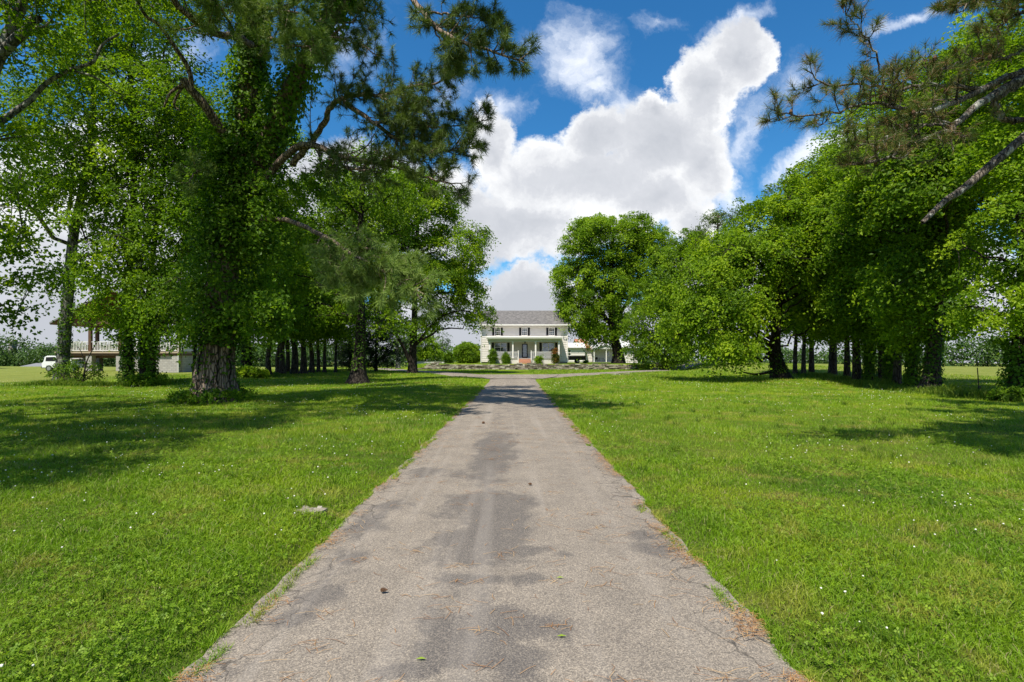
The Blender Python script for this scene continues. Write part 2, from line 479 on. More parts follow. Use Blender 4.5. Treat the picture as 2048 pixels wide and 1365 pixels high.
m, t = new_mat('lawn_ground')
pos = t.n('ShaderNodeNewGeometry').outputs['Position']
g = lawn_color(t, pos, 1.12)
py_ = t.n('ShaderNodeSeparateXYZ', {0: pos})
fine = t.noise(pos, 26.0, 4, 0.75)
fin2 = t.noise(pos, 5.0, 5, 0.75)
g = t.mix(t.smooth(fine, 0.3, 0.72), t.mix(1.0, g, (0.42, 0.45, 0.5, 1), 'MULTIPLY'), t.mix(1.0, g, (1.5, 1.38, 1.35, 1), 'MULTIPLY'))
g = t.mix(t.smooth(fin2, 0.3, 0.7, 0.35, 0.0), g, (0.035, 0.075, 0.010, 1))
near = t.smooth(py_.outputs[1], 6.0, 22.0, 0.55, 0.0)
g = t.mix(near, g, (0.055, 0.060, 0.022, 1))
# pasture beyond the fence rows is drier and paler
xr = t.smooth(py_.outputs[0], 22.5, 27.0)
xl = t.smooth(py_.outputs[0], -27.0, -31.0)
dry = t.noise(pos, 0.4, 4, 0.6)
g = t.mix(t.math('MULTIPLY', t.math('MAXIMUM', xr, xl), 0.8), g, t.ramp(dry, [(0.3, (0.14, 0.17, 0.035)), (0.7, (0.23, 0.24, 0.065))]))
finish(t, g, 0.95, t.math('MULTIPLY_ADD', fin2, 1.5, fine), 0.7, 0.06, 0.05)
M['ground'] = m

m, t = new_mat('grass_blades')
pos = t.n('ShaderNodeNewGeometry').outputs['Position']
a = t.n('ShaderNodeAttribute', attribute_name='rnd').outputs['Fac']
g = lawn_color(t, pos, 1.55)
g = t.mix(t.smooth(a, 0.0, 0.8, 0.5, 0.0), g, (0.10, 0.185, 0.010, 1))
g = t.mix(t.smooth(a, 0.91, 0.96, 0.0, 0.9), g, (0.36, 0.31, 0.15, 1))
b = t.n('ShaderNodeBsdfPrincipled', {'Base Color': g, 'Roughness': 0.5, 'Specular IOR Level': 0.3})
tr = t.n('ShaderNodeBsdfTranslucent', {'Color': t.mix(1.0, g, (1.1, 1.25, 0.6, 1), 'MULTIPLY')})
mx = t.n('ShaderNodeMixShader', {0: 0.35, 1: b.outputs[0], 2: tr.outputs[0]})
t.n('ShaderNodeOutputMaterial', {'Surface': mx.outputs[0]})
M['blade'] = m
M['clover'] = leaf_mat('clover_leaf', (0.080, 0.155, 0.010), (0.15, 0.255, 0.014), (0.26, 0.37, 0.03), 0.35)
M['weed'] = leaf_mat('weed_blades', (0.050, 0.11, 0.010), (0.11, 0.19, 0.015), (0.22, 0.28, 0.04), 0.35)
M['flower'] = flat_mat('clover_white', (0.78, 0.76, 0.66), 0.8, 0.08, 200)
M['litter'] = leaf_mat('dry_needles', (0.22, 0.10, 0.04), (0.38, 0.19, 0.07), (0.50, 0.33, 0.16), 0.1)

m, t = new_mat('old_asphalt')
pos = t.n('ShaderNodeNewGeometry').outputs['Position']
sp = t.n('ShaderNodeSeparateXYZ', {0: pos})
xc = t.math('SUBTRACT', sp.outputs[0], t.math('MULTIPLY_ADD', sp.outputs[1], 0.005, -0.12))
fine = t.noise(pos, 120.0, 4, 0.8)
vor = t.n('ShaderNodeTexVoronoi', {'Vector': pos, 'Scale': 130.0}).outputs[1]
med = t.noise(pos, 2.2, 6, 0.65)
base = t.ramp(med, [(0.3, (0.265, 0.228, 0.188)), (0.7, (0.362, 0.310, 0.252))])
agg = t.n('ShaderNodeSeparateColor', {0: vor}).outputs[0]
base = t.mix(1.0, base, t.ramp(agg, [(0.0, (0.62, 0.61, 0.61)), (0.5, (0.98, 0.98, 0.98)), (1.0, (1.32, 1.30, 1.26))]), 'MULTIPLY')
base = t.mix(t.smooth(fine, 0.42, 0.6, 0.55, 0.0), base, (0.055, 0.053, 0.055, 1))
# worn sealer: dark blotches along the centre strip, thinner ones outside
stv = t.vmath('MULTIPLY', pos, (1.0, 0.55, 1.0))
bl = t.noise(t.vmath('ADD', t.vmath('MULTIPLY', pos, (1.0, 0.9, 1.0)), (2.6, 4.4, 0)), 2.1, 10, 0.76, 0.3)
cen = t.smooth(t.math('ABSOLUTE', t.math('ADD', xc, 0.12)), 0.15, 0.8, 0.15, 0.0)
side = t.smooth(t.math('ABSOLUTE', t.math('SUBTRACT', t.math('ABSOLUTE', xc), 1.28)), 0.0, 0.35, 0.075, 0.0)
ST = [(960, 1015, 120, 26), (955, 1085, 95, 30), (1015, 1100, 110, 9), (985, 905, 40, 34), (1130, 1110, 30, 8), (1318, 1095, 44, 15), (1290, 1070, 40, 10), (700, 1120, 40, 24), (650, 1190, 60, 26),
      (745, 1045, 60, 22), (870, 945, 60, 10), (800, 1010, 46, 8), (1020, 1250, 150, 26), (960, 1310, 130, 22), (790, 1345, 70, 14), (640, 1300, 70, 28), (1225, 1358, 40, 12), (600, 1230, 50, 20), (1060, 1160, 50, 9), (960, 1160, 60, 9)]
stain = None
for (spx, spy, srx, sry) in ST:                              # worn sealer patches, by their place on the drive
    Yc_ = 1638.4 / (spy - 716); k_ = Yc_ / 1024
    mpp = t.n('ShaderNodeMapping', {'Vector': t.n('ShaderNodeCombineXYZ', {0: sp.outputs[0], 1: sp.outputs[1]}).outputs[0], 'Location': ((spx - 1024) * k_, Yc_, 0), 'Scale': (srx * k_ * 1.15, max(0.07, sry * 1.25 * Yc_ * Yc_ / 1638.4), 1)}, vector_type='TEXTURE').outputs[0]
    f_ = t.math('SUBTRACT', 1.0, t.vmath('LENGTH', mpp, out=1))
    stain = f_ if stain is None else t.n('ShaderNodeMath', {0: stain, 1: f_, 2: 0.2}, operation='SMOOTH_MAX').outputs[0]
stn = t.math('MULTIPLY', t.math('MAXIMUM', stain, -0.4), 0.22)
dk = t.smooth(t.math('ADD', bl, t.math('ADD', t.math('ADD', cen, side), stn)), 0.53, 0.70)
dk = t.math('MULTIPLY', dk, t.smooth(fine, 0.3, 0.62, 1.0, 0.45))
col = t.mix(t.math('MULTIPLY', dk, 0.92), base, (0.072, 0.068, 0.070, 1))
# wheel polish stripes, faint
stp = t.noise(t.vmath('MULTIPLY', pos, (3.5, 0.12, 1)), 1.0, 3, 0.5)
col = t.mix(t.smooth(stp, 0.5, 0.7, 0, 0.25), col, (0.38, 0.34, 0.30, 1))
# hairline cracks, mostly near the edges
cv = t.n('ShaderNodeTexVoronoi', {'Vector': t.vmath('ADD', pos, t.vmath('MULTIPLY', t.n('ShaderNodeTexNoise', {'Vector': pos, 'Scale': 4.0, 'Detail': 5.0}).outputs[1], (0.3, 0.3, 0))), 'Scale': 3.2}, feature='DISTANCE_TO_EDGE').outputs[0]
em = t.smooth(t.math('ABSOLUTE', xc), 1.0, 1.45)
ck = t.math('MULTIPLY', t.smooth(cv, 0.0, 0.026, 1.0, 0.0), em)
col = t.mix(t.math('MULTIPLY', ck, 0.7), col, (0.05, 0.045, 0.04, 1))
hh = t.math('SUBTRACT', t.math('ADD', agg, fine), ck)
finish(t, col, 0.92, hh, 0.55, 0.006, 0.15)
M['asphalt'] = m

# ------------------------------------------------------------------ ground
def xdrive(y): return -0.12 + 0.005 * np.asarray(y, float)

def hgt(x, y):
    x = np.asarray(x, float); y = np.asarray(y, float)
    far = np.abs(x - xdrive(y))
    lump = (fbm2(x, y, 7.0, 3, 3) - 0.5) * 0.34 * sstep(2.0, 7.0, far) * sstep(2.0, 9.0, y) * (1 - sstep(50, 62, y) * sstep(-30, -20, x) * (1 - sstep(20, 28, x)))
    z = lump
    z = z + 0.16 * sstep(-2.2, -4.2, x) * (1 - sstep(5.5, 9.5, -x)) * sstep(18, 24, y) * (1 - sstep(38, 44, y))      # low bank left of the drive
    z = z - 0.05 * (1 - sstep(1.55, 1.9, far)) * (1 - sstep(43, 46, y))
    yard = sstep(69.62, 70.05, y) * sstep(-15.5, -12.6, x) * (1 - sstep(19.5, 25, x)) * (1 - sstep(116, 130, y))
    z = z + 0.74 * yard
    z = z + 0.75 * sstep(40, 72, y) * sstep(21, 30, x) * (1 - sstep(34, 80, x) * 0.9)
    mid_ = sstep(-18, -14, x) * (1 - sstep(24, 30, x))
    z = z - 5.5 * (sstep(88, 150, y) * (1 - mid_) + sstep(118, 170, y) * mid_)
    return z

xs = np.unique(np.concatenate([np.arange(-32, 32.01, 0.3), -32 - np.geomspace(0.5, 560, 34), 32 + np.geomspace(0.5, 560, 34), [-1.66, -1.5, 1.5, 1.66]]))
ys = np.unique(np.concatenate([np.arange(-8, 69.4, 0.3), [69.5, 69.62, 69.72, 69.84, 69.96, 70.1], np.arange(70.6, 112, 0.8), 112 + np.geomspace(1, 700, 34), -8 - np.geomspace(0.6, 120, 14)]))
gx, gy = np.meshgrid(xs, ys)
gz = hgt(gx, gy)
nx, ny = len(xs), len(ys)
i = np.arange(nx - 1)[None, :] + (np.arange(ny - 1) * nx)[:, None]
F = np.stack([i, i + 1, i + nx + 1, i + nx], -1).reshape(-1, 4)
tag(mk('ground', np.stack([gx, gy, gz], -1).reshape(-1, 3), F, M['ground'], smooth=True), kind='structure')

# ------------------------------------------------------------------ driveway
def strip(name, left, right, lift, mat):
    n = len(left)
    V = []; F = []
    cols = 6
    for i_ in range(n):
        for c_ in range(cols + 1):
            p = left[i_] * (1 - c_ / cols) + right[i_] * (c_ / cols)
            V.append((p[0], p[1], float(hgt(p[0], p[1])) * 0 + lift(p, c_ in (0, cols))))
    for i_ in range(n - 1):
        for c_ in range(cols):
            a_ = i_ * (cols + 1) + c_
            F.append((a_, a_ + 1, a_ + cols + 2, a_ + cols + 1))
    return mk(name, V, F, mat, smooth=True)

yy = np.arange(-6, 44.5, 0.10)
jl = (fbm2(yy, yy * 0 + 3, 0.35, 5, 4) - 0.5) * 0.15
jr = (fbm2(yy, yy * 0 + 9, 0.35, 8, 4) - 0.5) * 0.17
flare = np.maximum(0, (yy - 34) / 10) ** 2.2 * 0.8
L = np.stack([xdrive(yy) - 1.60 + jl - flare * 1.4, yy], -1)
Rr = np.stack([xdrive(yy) + 1.60 + jr + flare, yy], -1)
drive = strip('driveway', L, Rr, lambda p, e: (-0.03 if e else 0.006), M['asphalt'])
tag(drive, kind='structure')

def branch_road(name, pts, w0, w1, mat, lift):
    c = curve([(a_, b_, 0) for a_, b_ in pts], 90)[:, :2]
    d = norm(np.gradient(c, axis=0)); nrm_ = np.stack([-d[:, 1], d[:, 0]], -1)
    wd = np.linspace(w0, w1, 90)[:, None] / 2
    s_ = np.arange(90) * 0.4
    j = ((fbm2(s_, s_ * 0 + 2, 1.1, 4, 3) - 0.5) * 0.25)[:, None]
    Lf, Rg = c + nrm_ * (wd + j), c - nrm_ * (wd - j)
    V = []; F = []
    for k in range(90):
        for q in range(5):
            p = Lf[k] * (1 - q / 4) + Rg[k] * (q / 4)
            V.append((p[0], p[1], float(hgt(p[0], p[1])) + (lift - (0.04 if q in (0, 4) else 0))))
    for k in range(89):
        for q in range(4):
            a_ = k * 5 + q
            F.append((a_, a_ + 1, a_ + 6, a_ + 5))
    return tag(mk(name, V, F, mat, smooth=True), kind='structure')

branch_road('road_right', [(-1.0, 40.6), (1.8, 43.0), (5.0, 47.2), (10.6, 54.6), (20.6, 67.4), (30, 82)], 5.6, 2.8, M['asphalt'], 0.035)
branch_road('road_left', [(1.4, 40.6), (-1.4, 43.0), (-4.4, 47.6), (-8.8, 56.6), (-13.8, 65), (-19, 75)], 4.8, 2.4, M['asphalt'], 0.045)
V = [(-1.9, 38.6, 0.03), (2.3, 38.6, 0.03), (3.6, 42.2, 0.05), (4.4, 48.0, 0.052), (0.6, 47.6, 0.052), (-3.2, 47.6, 0.052), (-2.9, 42.6, 0.05)]
tag(mk('road_junction', V, [(0, 1, 2, 3, 4, 5, 6)], M['asphalt']), kind='structure')

# ------------------------------------------------------------------ dry-stone walls
def stone_boxes(spots):
    """spots: list of (cx, cy, cz, lx, ly, lz, rot)"""
    Vs = []; Fs = []; at = []
    o = 0
    q = [(0, 3, 2, 1), (4, 5, 6, 7), (0, 1, 5, 4), (1, 2, 6, 5), (2, 3, 7, 6), (3, 0, 4, 7)]
    for (cx, cy, cz, lx, ly, lz, ro) in spots:
        b = np.array([(-1, -1, -1), (1, -1, -1), (1, 1, -1), (-1, 1, -1), (-1, -1, 1), (1, -1, 1), (1, 1, 1), (-1, 1, 1)], float) * 0.5
        b *= np.array([lx, ly, lz]) * (1 + rng.uniform(-0.16, 0.16, (8, 3)))
        c_, s_ = math.cos(ro), math.sin(ro)
        b = np.stack([b[:, 0] * c_ - b[:, 1] * s_, b[:, 0] * s_ + b[:, 1] * c_, b[:, 2]], -1) + (cx, cy, cz)
        Vs.append(b); Fs += [tuple(k + o for k in f) for f in q]; o += 8
        at += [rng.random()] * 6
    return np.vstack(Vs), Fs, at

def stone_wall(name, label, x0, x1, yf, base_z, top, group):
    sp_ = []
    z = 0.0; row = 0
    while z < 1.05:
        hh_ = rng.uniform(0.08, 0.18)
        x = x0 + rng.uniform(-0.1, 0.1)
        while x < x1:
            ln = rng.uniform(0.2, 0.75)
            if z + hh_ * 0.5 < top(x) + rng.uniform(-0.05, 0.05):
                for yo in (0, 0.26):
                    sp_.append((x + ln / 2, yf(x) + yo + rng.uniform(-0.05, 0.05), base_z + z + hh_ / 2, ln * 1.02, rng.uniform(0.22, 0.34), hh_ * 1.05, rng.uniform(-0.12, 0.12)))
            x += ln
        z += hh_ * 0.93; row += 1
    V, F, at = stone_boxes(sp_)
    o = mk(name, V, F, M['stone'], attr=at)
    return tag(o, label, 'wall', group)

stone_wall('stone_wall', 'rough dry stacked stone retaining wall left of the stone steps, ending in a taller pile', -12.9, 0.72,
           lambda x: 69.45, -0.08, lambda x: 0.30 + 0.45 * float(sstep(-12.9, -11.2, x)) + (0.28 if -11.4 < x < -10.2 else 0) + (0.25 if x > 0.25 else 0), 'stone retaining walls')
stone_wall('stone_wall', 'rough dry stacked stone retaining wall right of the stone steps, running to the big maple', 2.15, 16.6,
           lambda x: 69.45 - 0.004 * (x - 2) ** 1.5, -0.08, lambda x: 0.80 + (0.22 if x < 2.8 else 0) - 0.12 * float(sstep(12, 16.6, x)), 'stone retaining walls')

st = root('stone_steps', (1.45, 68.9, 0), 'worn stone steps through the gap in the stacked stone wall', 'steps')
for k in range(4):
    V, F, at = stone_boxes([(x, 0.05 + k * 0.34, 0.06 + k * 0.19, 0.50, 0.46, 0.19, 0) for x in (-0.46, 0.02, 0.47)])
    mk('step', V, F, M['stone'], st, attr=at)

# ------------------------------------------------------------------ farmhouse
def window(parent, x0, x1, z0, z1, y, cols, rows, blind=0.0, wide=False):
    """frame proud of the wall at y; child panes and a blind"""
    f = MB(); t_ = 0.07
    f.box(x0 - t_, x1 + t_, y - 0.05, y + 0.06, z1, z1 + t_)
    f.box(x0 - t_ - 0.03, x1 + t_ + 0.03, y - 0.09, y + 0.06, z0 - t_, z0)
    f.box(x0 - t_, x0, y - 0.05, y + 0.06, z0, z1)
    f.box(x1, x1 + t_, y - 0.05, y + 0.06, z0, z1)
    for k in range(1, cols):
        xx = x0 + (x1 - x0) * k / cols
        w_ = 0.04 if wide else 0.014
        f.box(xx - w_, xx + w_, y - 0.035, y + 0.05, z0, z1)
    for k in range(1, rows):
        zz = z0 + (z1 - z0) * k / rows
        w_ = 0.03 if k == rows // 2 else 0.012
        f.box(x0, x1, y - 0.03, y + 0.048, zz - w_, zz + w_)
    fr = f.build('window', M['trim'], parent)
    g_ = MB(); g_.box(x0, x1, y + 0.005, y + 0.012, z0, z1); g_.build('pane', M['glass'], fr)
    if blind:
        b_ = MB()
        zt = z1 - (z1 - z0) * blind
        n = max(3, int((z1 - zt) / 0.06))
        for k in range(n):
            zz = zt + (z1 - zt) * k / n
            b_.box(x0 + 0.01, x1 - 0.01, y + 0.060, y + 0.078, zz, zz + (z1 - zt) / n * 0.86)
        b_.build('blind', M['blind'], fr)
    return fr

def siding(mb, x0, x1, y, z0, z1, holes, step=0.26, side=-1):
    """lapped boards on a wall facing -y, leaving rectangular openings"""
    n = int(math.ceil((z1 - z0) / step))
    for k in range(n):
        a_ = z0 + k * step; b_ = min(z1, a_ + step)
        segs = [(x0, x1)]
        for (hx0, hx1, hz0, hz1) in holes:
            if hz0 < (a_ + b_) / 2 < hz1:
                ns = []
                for (s0, s1) in segs:
                    if hx1 <= s0 or hx0 >= s1: ns.append((s0, s1)); continue
                    if hx0 > s0: ns.append((s0, hx0))
                    if hx1 < s1: ns.append((hx1, s1))
                segs = ns
        for (s0, s1) in segs:
            mb.prism([(y - 0.060, a_), (y + 0.02, a_), (y + 0.02, b_), (y - 0.002, b_)], s0, s1, 'x')

GZ = 0.78
house = root('farmhouse', (1.86, 76, GZ), 'white two storey clapboard farmhouse with grey roof, dark shutters and a columned front porch', 'house')
house.location = (0, 0, 0)
HX0, HX1, HY0, HY1 = -4.62, 8.25, 76.0, 84.0
EZ = 6.38
uw = [(-2.5, -1.78), (1.50, 2.22), (5.52, 6.24)]
lwn = [(-2.56, -0.80), (4.52, 6.28)]
door = (1.52, 2.28, 1.58, 3.66)
holes = [(a_ - 0.05, b_ + 0.05, 4.86, 6.08) for a_, b_ in uw] + [(a_ - 0.05, b_ + 0.05, 2.46, 3.82) for a_, b_ in lwn] + [(door[0] - 0.05, door[1] + 0.05, door[2], door[3] + 0.05)]
wl = MB()
siding(wl, HX0, HX1, HY0, 1.02, EZ, holes)
wl.box(HX0, HX0 + 0.12, HY0 + 0.021, HY1, 1.02, EZ)
wl.box(HX1 - 0.12, HX1, HY0 + 0.021, HY1, 1.02, EZ)
wl.box(HX0 + 0.12, HX1 - 0.12, HY1 - 0.12, HY1, 1.02, EZ)
wl.box(HX0 + 0.12, HX1 - 0.12, HY0 + 0.30, HY0 + 0.34, 1.02, EZ)      # back of the window boxes
for gxx in (HX0, HX1 - 0.12):                                            # gable triangles
    wl.prism([(HY0 + 0.1, EZ), (HY1 - 0.1, EZ), ((HY0 + HY1) / 2, EZ + 2.35)], gxx, gxx + 0.12, 'x')
wl.build('wall', M['white'], house)
ib = MB()
for (a_, b_, c_, d_) in holes:
    ib = MB(); ib.box(a_, b_, HY0 + 0.10, HY0 + 0.29, c_, d_); ib.build('dark_interior', M['interior'], house)
fd = MB(); fd.box(HX0 + 0.05, HX1 - 0.05, HY0 + 0.08, HY1 - 0.05, 0.5, 1.018); fd.build('foundation', M['concrete'], house)
for a_ in (HX0 - 0.03, HX1 - 0.13):
    cb = MB(); cb.box(a_, a_ + 0.16, HY0 - 0.075, HY0 + 0.018, 1.02, EZ - 0.02); cb.build('corner_board', M['trim'], house)
rf = MB()
ym = (HY0 + HY1) / 2
rf.prism([(HY0 - 0.65, EZ + 0.02), (ym, 8.82), (HY1 + 0.65, EZ + 0.02), (HY1 + 0.65, EZ + 0.14), (ym, 8.97), (HY0 - 0.65, EZ + 0.14)], HX0 - 0.28, HX1 + 0.38, 'x')
ro = rf.build('roof', M['shingle'], house)
fa = MB()
fa.box(HX0 - 0.25, HX1 + 0.35, HY0 - 0.672, HY0 - 0.652, EZ - 0.10, EZ + 0.13)
fa.box(HX0 - 0.25, HX1 + 0.35, HY0 - 0.65, HY0 - 0.08, EZ - 0.08, EZ - 0.05)
fa.build('fascia', M['trim'], ro)
gt = MB()
gt.box(HX0 - 0.26, HX1 + 0.36, HY0 - 0.79, HY0 - 0.674, EZ + 0.0, EZ + 0.12)
gt.cyl((HX1 - 0.03, HY0 - 0.10, 0.85), (HX1 - 0.03, HY0 - 0.10, EZ - 0.5), 0.045, 8)
gt.cyl((HX1 - 0.03, HY0 - 0.10, EZ - 0.5), (HX1 - 0.03, HY0 - 0.63, EZ), 0.045, 8)
gt.cyl((HX0 + 0.03, HY0 - 0.10, 0.85), (HX0 + 0.03, HY0 - 0.10, EZ - 0.5), 0.045, 8)
gt.cyl((HX0 + 0.03, HY0 - 0.10, EZ - 0.5), (HX0 + 0.03, HY0 - 0.63, EZ), 0.045, 8)
gt.build('gutter', M['trim'], house)
for k, (a_, b_) in enumerate(uw):
    window(house, a_, b_, 4.92, 6.02, HY0 - 0.03, 3, 4, (0.35, 0.3, 0.85)[k])
    for sx in (a_ - 0.43, b_ + 0.11):
        s_ = MB(); s_.box(sx, sx + 0.32, HY0 - 0.085, HY0 - 0.05, 4.90, 6.06)
        for q in range(13): s_.box(sx + 0.04, sx + 0.28, HY0 - 0.100, HY0 - 0.086, 4.95 + q * 0.083, 4.99 + q * 0.083)
        s_.build('shutter', M['black'], house)
for k, (a_, b_) in enumerate(lwn):
    window(house, a_, b_, 2.52, 3.76, HY0 - 0.03, 2, 2, (0.5, 0.97)[k], True)
    for sx in (a_ - 0.45, b_ + 0.10):
        s_ = MB(); s_.box(sx, sx + 0.35, HY0 - 0.085, HY0 - 0.05, 2.46, 3.84)
        for q in range(15): s_.box(sx + 0.04, sx + 0.31, HY0 - 0.100, HY0 - 0.086, 2.52 + q * 0.085, 2.56 + q * 0.085)
        s_.build('shutter', M['black'], house)
dm = MB()
x0, x1, z0, z1 = door
dm.box(x0, x0 + 0.10, HY0 - 0.07, HY0 - 0.02, z0, z1); dm.box(x1 - 0.10, x1, HY0 - 0.07, HY0 - 0.02, z0, z1)
dm.box(x0 + 0.10, x1 - 0.10, HY0 - 0.07, HY0 - 0.02, z1 - 0.12, z1); dm.box(x0 + 0.10, x1 - 0.10, HY0 - 0.07, HY0 - 0.02, z0, z0 + 0.16)
dr = dm.build('door', M['black'], house)
g_ = MB(); g_.box(x0 + 0.10, x1 - 0.10, HY0 - 0.05, HY0 - 0.04, z0 + 0.16, z1 - 0.12); g_.build('pane', M['glass'], dr)
g_ = MB(); g_.box(x0 + 0.16, x1 - 0.16, HY0 + 0.02, HY0 + 0.05, z0 + 0.85, z1 - 0.25); g_.build('inner_panel', M['blind'], dr)  # pale panel set behind the door pane
g_ = MB(); g_.cyl((x0 + 0.05, HY0 - 0.12, z0 + 1.0), (x0 + 0.05, HY0 - 0.07, z0 + 1.0), 0.03, 8); g_.build('handle', M['metal_grey'], dr)
# porch
PY0 = 73.7
pf = MB(); pf.box(-3.35, 6.95, PY0, HY0 - 0.05, 1.42, 1.55); pf.build('porch_floor', M['concrete'], house)
ps = MB(); ps.box(-3.28, 0.90, PY0 + 0.05, PY0 + 0.15, 0.7, 1.418); ps.box(2.70, 6.88, PY0 + 0.05, PY0 + 0.15, 0.7, 1.418); ps.box(6.80, 6.88, PY0 + 0.16, HY0 - 0.05, 0.7, 1.418)
ps.box(-3.28, -3.20, PY0 + 0.16, HY0 - 0.05, 0.7, 1.418); ps.build('porch_skirt', M['white'], house)
pr = MB()
pr.prism([(PY0 - 0.42, 4.50), (HY0 - 0.06, 4.66), (HY0 - 0.06, 4.78), (PY0 - 0.42, 4.62)], -3.72, 7.28, 'x')
pr.prism([(PY0 - 0.34, 4.28), (PY0 - 0.24, 4.28), (PY0 - 0.24, 4.498), (PY0 - 0.42, 4.498)], -3.66, 7.22, 'x')
pr.box(-3.66, -3.52, PY0 - 0.23, HY0 - 0.06, 4.30, 4.50); pr.box(7.08, 7.22, PY0 - 0.23, HY0 - 0.06, 4.30, 4.50)
prf = pr.build('porch_roof', M['trim'], house)
bmn = MB(); bmn.box(-3.42, 7.0, PY0 + 0.02, PY0 + 0.24, 3.92, 4.29); bmn.box(-3.42, -3.20, PY0 + 0.25, HY0 - 0.06, 3.92, 4.29); bmn.box(6.78, 7.0, PY0 + 0.25, HY0 - 0.06, 3.92, 4.29)
bmn.box(-3.19, 6.77, PY0 + 0.25, HY0 - 0.06, 4.24, 4.28); bmn.build('porch_beam', M['soffit'], prf)
for cx in (-3.2, 0.12, 3.40, 6.76):
    c_ = MB(); c_.box(cx - 0.10, cx + 0.10, PY0 + 0.04, PY0 + 0.22, 1.70, 3.80); c_.box(cx - 0.15, cx + 0.15, PY0 - 0.01, PY0 + 0.27, 1.552, 1.70); c_.box(cx - 0.14, cx + 0.14, PY0 + 0.0, PY0 + 0.26, 3.80, 3.918)
    c_.build('column', M['trim'], house)
def railing(x0, x1, y, z0, z1, parent, name='railing', axis='x', step=0.13, mat=None, bw=0.02):
    r_ = MB()
    bx = (lambda a, b, c, d, e, f: r_.box(a, b, c, d, e, f)) if axis == 'x' else (lambda a, b, c, d, e, f: r_.box(c, d, a, b, e, f))
    bx(x0, x1, y - 0.04, y + 0.04, z1 - 0.06, z1); bx(x0, x1, y - 0.03, y + 0.03, z0, z0 + 0.06)
    n = int((x1 - x0) / step)
    for k in range(1, n):
        xx = x0 + (x1 - x0) * k / n
        bx(xx - bw, xx + bw, y - bw, y + bw, z0 + 0.06, z1 - 0.06)
    return r_.build(name, mat or M['trim'], parent)
railing(-3.08, 0.0, PY0 + 0.13, 1.66, 2.46, house); railing(0.24, 0.82, PY0 + 0.13, 1.66, 2.46, house)
railing(2.84, 3.28, PY0 + 0.13, 1.66, 2.46, house); railing(3.52, 6.64, PY0 + 0.13, 1.66, 2.46, house)
for nx_ in (0.83, 2.70):
    n_ = MB(); n_.box(nx_, nx_ + 0.13, PY0 - 0.12, PY0 - 0.005, 0.8, 2.58); n_.box(nx_ - 0.02, nx_ + 0.15, PY0 - 0.14, PY0 + 0.015, 2.58, 2.64); n_.build('newel_post', M['trim'], house)
bs = MB()
for k in range(4): bs.box(0.98, 2.68, PY0 - 0.32 * (4 - k), PY0 - 0.32 * (3 - k) - 0.001, 0.72, 0.94 + 0.155 * k)
bs.build('brick_steps', M['brick'], house)
lt = MB(); lt.cyl((1.90, 74.6, 4.24), (1.90, 74.6, 3.98), 0.012, 6); lt.cyl((1.90, 74.6, 3.98), (1.90, 74.6, 3.90), 0.03, 8, 0.12); lt.cyl((1.90, 74.6, 3.90), (1.90, 74.6, 3.62), 0.10, 8, 0.06)
lt.build('porch_lantern', M['metal_dark'], house)

# rear wing and barn
wing = root('rear_wing', (9.2, 82, 0.8), 'low white outbuilding with a small window between the farmhouse and the barn', 'outbuilding')
wing.location = (0, 0, 0)
wb = MB(); siding(wb, 8.7, 11.8, 83.0, 0.75, 3.15, [(8.75, 9.55, 1.9, 2.9)]); wb.box(8.7, 11.8, 83.3, 86, 0.75, 3.15); wb.build('wall', M['white'], wing)
wb = MB(); wb.prism([(82.6, 3.16), (84.5, 3.98), (86.4, 3.16), (86.4, 3.26), (84.5, 4.08), (82.6, 3.26)], 8.6, 11.9, 'x'); wb.build('roof', M['tin'], wing)
window(wing, 8.82, 9.48, 1.98, 2.84, 82.95, 2, 2)
for ch in wing.children:
    for q_ in [ch] + list(ch.children):
        q_.data.transform(__import__('mathutils').Matrix.Translation((-9.2, -82, -0.8)))
wing.location = (11.1, 98.8, 0.66); wing.scale = (1.2, 1.2, 1.2)
trl = root('utility_trailer', (10.1, 79.5, 0.76), 'dark open utility trailer parked between the farmhouse and the white barn', 'trailer')
tb = MB(); tb.box(-1.25, 1.25, -0.7, 0.7, 0.55, 0.62); tb.box(-1.25, 1.25, -0.75, -0.70, 0.5, 1.15); tb.box(-1.25, 1.25, 0.70, 0.75, 0.5, 1.15); tb.box(-1.3, -1.25, -0.75, 0.75, 0.5, 1.15); tb.build('bed', M['metal_dark'], trl)
tb = MB(); tb.cyl((-1.25, 0, 0.45), (-2.1, 0, 0.40), 0.04, 8); tb.build('drawbar', M['metal_grey'], trl)
for sy in (-0.86, 0.78):
    tb = MB(); tb.cyl((0, sy, 0.3), (0, sy + 0.16, 0.3), 0.31, 18); wh = tb.build('wheel', M['tyre'], trl)
    tb = MB(); tb.cyl((0, sy - 0.012, 0.3), (0, sy - 0.001, 0.3), 0.16, 14); tb.build('rim', M['metal_grey'], wh)

